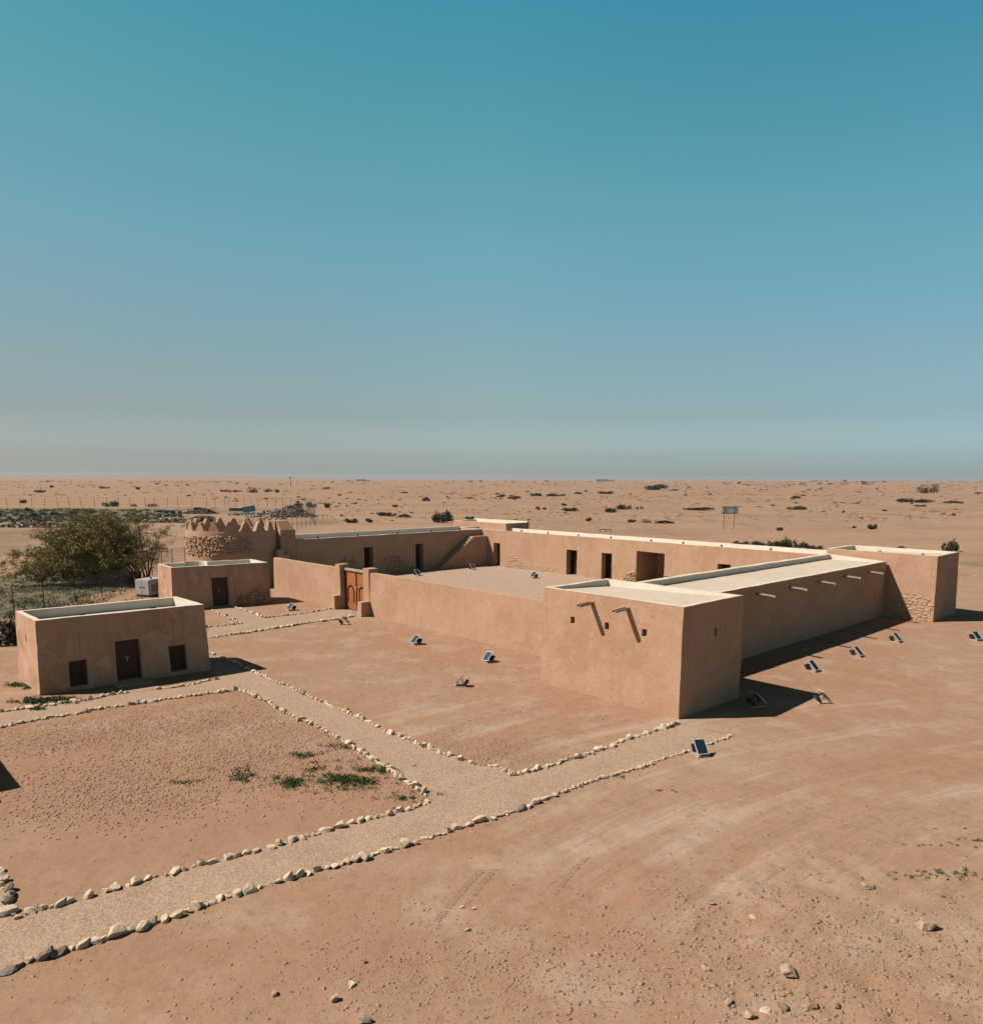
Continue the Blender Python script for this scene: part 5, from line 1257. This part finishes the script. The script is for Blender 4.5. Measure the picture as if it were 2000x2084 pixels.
def heap(name, label, x, y, wpx, hpx, mats, n, seed, beams=0, cat='heap', chunk=(.25, .9), depth=5.0):
    p = gpt(x, y); k = p.length/F_PX; W_, H_ = wpx*k, hpx*k; rn = random.Random(seed)
    root = thing(name, label, cat, (p.x, p.y, gh(p.x, p.y)))
    bm = bmesh.new(); nx, ny = 28, 10; vs = {}
    for i in range(nx+1):
        for j in range(ny+1):
            a, b = i/nx*2-1, j/ny*2-1; q = max(0, 1-abs(a)**2.2)*max(0, 1-abs(b)**2)
            xx, yy = a*W_/2, b*depth/2+depth/2
            hh = H_*q*(.65+.9*float(vnoise(np.array([a*4.+seed]), np.array([b*3.]), seed)[0])) + .25*H_*q*float(vnoise(np.array([a*13.]), np.array([b*8.]), seed+1)[0]) - .08
            vs[i, j] = bm.verts.new((xx, yy, hh))
    for i in range(nx):
        for j in range(ny): bm.faces.new((vs[i, j], vs[i+1, j], vs[i+1, j+1], vs[i, j+1]))
    mesh_obj('mound', bm, mats[0], root, smooth=True)
    for mi, m in enumerate(mats):
        bm = bmesh.new()
        for _ in range(n//len(mats)):
            a, b = rn.uniform(-1, 1), rn.uniform(-1, .6); q = max(0, 1-abs(a)**2.2)*max(0, 1-abs(b)**2)
            s = rn.uniform(*chunk); R = Matrix.Rotation(rn.uniform(0, 6), 3, 'Z') @ Matrix.Rotation(rn.uniform(-.6, .6), 3, 'X')
            add_box(bm, (a*W_/2, b*depth/2+depth/2, max(.1, H_*q*.75*rn.uniform(.4, 1.15))), (s*rn.uniform(.8, 1.8), s*rn.uniform(.4, 1), s*rn.uniform(.25, .7)), R, rn.uniform(.6, 1))
        for _ in range(beams):
            a = rn.uniform(-.9, .6); z = rn.uniform(.1, H_*.7); L = rn.uniform(1.5, 4.5)
            add_box(bm, (a*W_/2+L/2, rn.uniform(-.3, depth*.4), z), (L, .16, .12), Matrix.Rotation(rn.uniform(-.3, .3), 3, 'Z') @ Matrix.Rotation(rn.uniform(-.25, .25), 3, 'Y'))
        mesh_obj('rubble', bm, m, root)
    return root
heap('debris_heap', 'long heap of dark dry palm fronds and pale sticks across the sand', 90, 1074, 175, 9, [M_FROND, M_FROND, M_FROND, M_PLANK], 260, 2, 3, chunk=(.3, 1.0))
heap('debris_heap', 'dark twiggy heap behind the white panels', 400, 1046, 62, 13, [M_DEBRIS_D, M_DEBRIS_D], 160, 3, 4)
heap('debris_heap', 'brown rubble and beams just left of the round tower', 405, 1063, 64, 13, [M_DEBRIS_D, M_DEBRIS, M_PLANK], 330, 5, 6)
heap('debris_heap', 'grey planks heaped low in front of the white panels', 345, 1064, 90, 10, [M_DEBRIS_D, M_PLANK], 90, 6, 12)
heap('debris_heap', 'wide mixed rubble heap behind the round tower crenellations', 566, 1053, 130, 17, [M_DEBRIS, M_DEBRIS_D, M_PLANK], 620, 9, 8, depth=9)
heap('debris_heap', 'pile of dark rags and black sheets on top of the rubble', 590, 1041, 50, 14, [M_DEBRIS_D, M_DEBRIS], 180, 10, 2)
heap('debris_heap', 'low scatter of pale rubble left of the blue box', 492, 1049, 54, 6, [M_DEBRIS, M_PLANK], 120, 12, 6)
heap('debris_heap', 'few grey scraps beside the round tower on bare sand', 376, 1073, 18, 5, [M_DEBRIS_D, M_PLANK], 40, 13, 2)
heap('soil_mound', 'bare brown mound of soil behind the tower crenellations', 548, 1058, 46, 12, [M_CLOD, M_DEBRIS], 90, 15, 0, 'mound')
for i, (x, y, dx) in enumerate(((336, 1050, 0), (352, 1052, 1))):
    p = gpt(x, y); r = thing('panel_stack', 'white sandwich panels stacked with gaps, %s' % ('left stack' if i == 0 else 'right stack, lower'), 'panels', (p.x, p.y, gh(p.x, p.y)), .1*i, 'white panel stacks in the debris')
    for k in range(2):
        bm = bmesh.new()
        for q in range(3): add_box(bm, (.3*k, 0, .5+1.05*k+.12*q), (5.2-1.2*i, 2.2, .10))
        mesh_obj('panel', bm, M_WHITE, r)
    bm = bmesh.new()
    for s in (-1.5, .2, 1.8):
        for k in range(2): add_box(bm, (s, 0, .22+.96*k), (.5, 1.8, .44))
    mesh_obj('spacer', bm, M_DEBRIS_D, r)
p = gpt(509, 1046); r = thing('water_tank', 'tilted faded blue box lying on the rubble', 'box', (p.x, p.y-.5, gh(p.x, p.y)+.6), .15); r.rotation_euler = (.05, -.16, .15)
bm = bmesh.new(); add_box(bm, (0, 0, .85), (3.3, 2.0, 1.7)); bmesh.ops.bevel(bm, geom=bm.edges[:], offset=.06, segments=2, affect='EDGES'); mesh_obj('body', bm, M_BLUE, r)
bm = bmesh.new(); [add_box(bm, (s, -1.02, .85), (.08, .05, 1.6)) for s in (-1.1, 0, 1.1)]; mesh_obj('rib', bm, M_BLUE, r)
p = gpt(492, 1039); r = thing('plastic_sheet', 'pale green crumpled sheet left of the blue box', 'sheet', (p.x, p.y, gh(p.x, p.y)+.6))
bm = bmesh.new(); bmesh.ops.create_icosphere(bm, subdivisions=3, radius=1)
for v in bm.verts: v.co = Vector((v.co.x*1.0, v.co.y*.7, v.co.z*.55))+noise.noise_vector(v.co*2.5)*.22
mesh_obj('sheet', bm, M_PALEG, r)
p = gpt(478, 1040); r = thing('crate', 'dark open crate left of the pale green sheet', 'crate', (p.x, p.y, gh(p.x, p.y)))
bm = bmesh.new(); add_box(bm, (0, 0, .45), (3.4, .2, .9)); add_box(bm, (-1.6, .9, .45), (.2, 1.6, .9)); add_box(bm, (1.6, .9, .45), (.2, 1.6, .9)); mesh_obj('side', bm, M_DEBRIS_D, r)

# skyline: low plateau at the left, a few far white buildings
def plateau():
    bm = bmesh.new(); A = []; B = []
    for i in range(41):
        x = -5200+3800*i/40; h = 34*max(0, min(1, (38-i)/6))*(0.8+.4*float(vnoise(np.array([i*.4]), np.array([1.]), 3)[0]))
        A.append((bm.verts.new((x, 6800, -4)), bm.verts.new((x, 6900, h)))); B.append(bm.verts.new((x, 8200, h*.9)))
    for i in range(40):
        bm.faces.new((A[i][0], A[i+1][0], A[i+1][1], A[i][1])); bm.faces.new((A[i][1], A[i+1][1], B[i+1], B[i]))
    bmesh.ops.recalc_face_normals(bm, faces=bm.faces[:])
    tag(mesh_obj('hills', bm, plain('hill_rock', (0.27, 0.20, 0.15), .95)), kind='structure')
plateau()
for i, (x, w, h, lab) in enumerate(((735, 30, 6, 'tiny low white building on the skyline, left one'), (1110, 14, 5, 'tiny low white building on the skyline, middle one'), (1225, 44, 7, 'tiny low white building on the skyline, widest and rightmost'))):
    d = ray(x, 976); y = 2600; X = d.x/d.y*y; r = thing('distant_building', lab, 'building', (X, y, gh(X, y)))
    W_ = w*y/F_PX; bm = bmesh.new(); add_box(bm, (0, 0, h/2), (W_*.6, 20, h)); mesh_obj('wall', bm, M_WHITE, r)
    bm = bmesh.new(); add_box(bm, (W_*.42, 0, h*.3), (W_*.3, 16, h*.6)); mesh_obj('annex', bm, M_WHITE, r)
q = gpt(591, 978); d = ray(591, 976); X = d.x/d.y*900
r = thing('mast', 'lone dark pylon-like speck standing on the skyline at left', 'mast', (X, 900, gh(X, 900)))
bm = bmesh.new(); add_tube(bm, (0, 0, -1), (0, 0, 11.5), .5, .2); mesh_obj('pole', bm, M_IRON, r)
bm = bmesh.new(); add_box(bm, (.2, 0, 10.4), (3.2, .3, .9)); mesh_obj('crossarm', bm, M_IRON, r)

# ------------------------------------------------------------------ dusty air over the plain
def haze():
    bm = bmesh.new(); add_box(bm, (0, 7000, 20), (29000, 15500, 64)); m = bpy.data.materials.new('dusty_air'); m.use_nodes = True
    t = m.node_tree; t.nodes.clear(); o = t.nodes.new('ShaderNodeOutputMaterial'); v = t.nodes.new('ShaderNodeVolumePrincipled')
    v.inputs['Color'].default_value = (0.60, 0.60, 0.62, 1); v.inputs['Density'].default_value = 0.00007; v.inputs['Anisotropy'].default_value = 0.1
    t.links.new(v.outputs[0], o.inputs['Volume'])
    tag(mesh_obj('haze', bm, m), kind='stuff', label='pale dusty haze over the far plain')
haze()

# the picture is exposed 0.8 stops up, so every surface colour above is brought back to its real reflectance
for m in bpy.data.materials:
    if m.use_nodes and m.name != 'dusty_air':
        for n in m.node_tree.nodes:
            if n.type == 'MIX' and n.data_type == 'RGBA':
                for k in ('A', 'B'):
                    i = n.inputs[[q for q, x in enumerate(n.inputs) if x.name == k and x.type == 'RGBA'][0]]
                    if not i.is_linked: i.default_value = [c*0.575 for c in i.default_value[:3]]+[1]
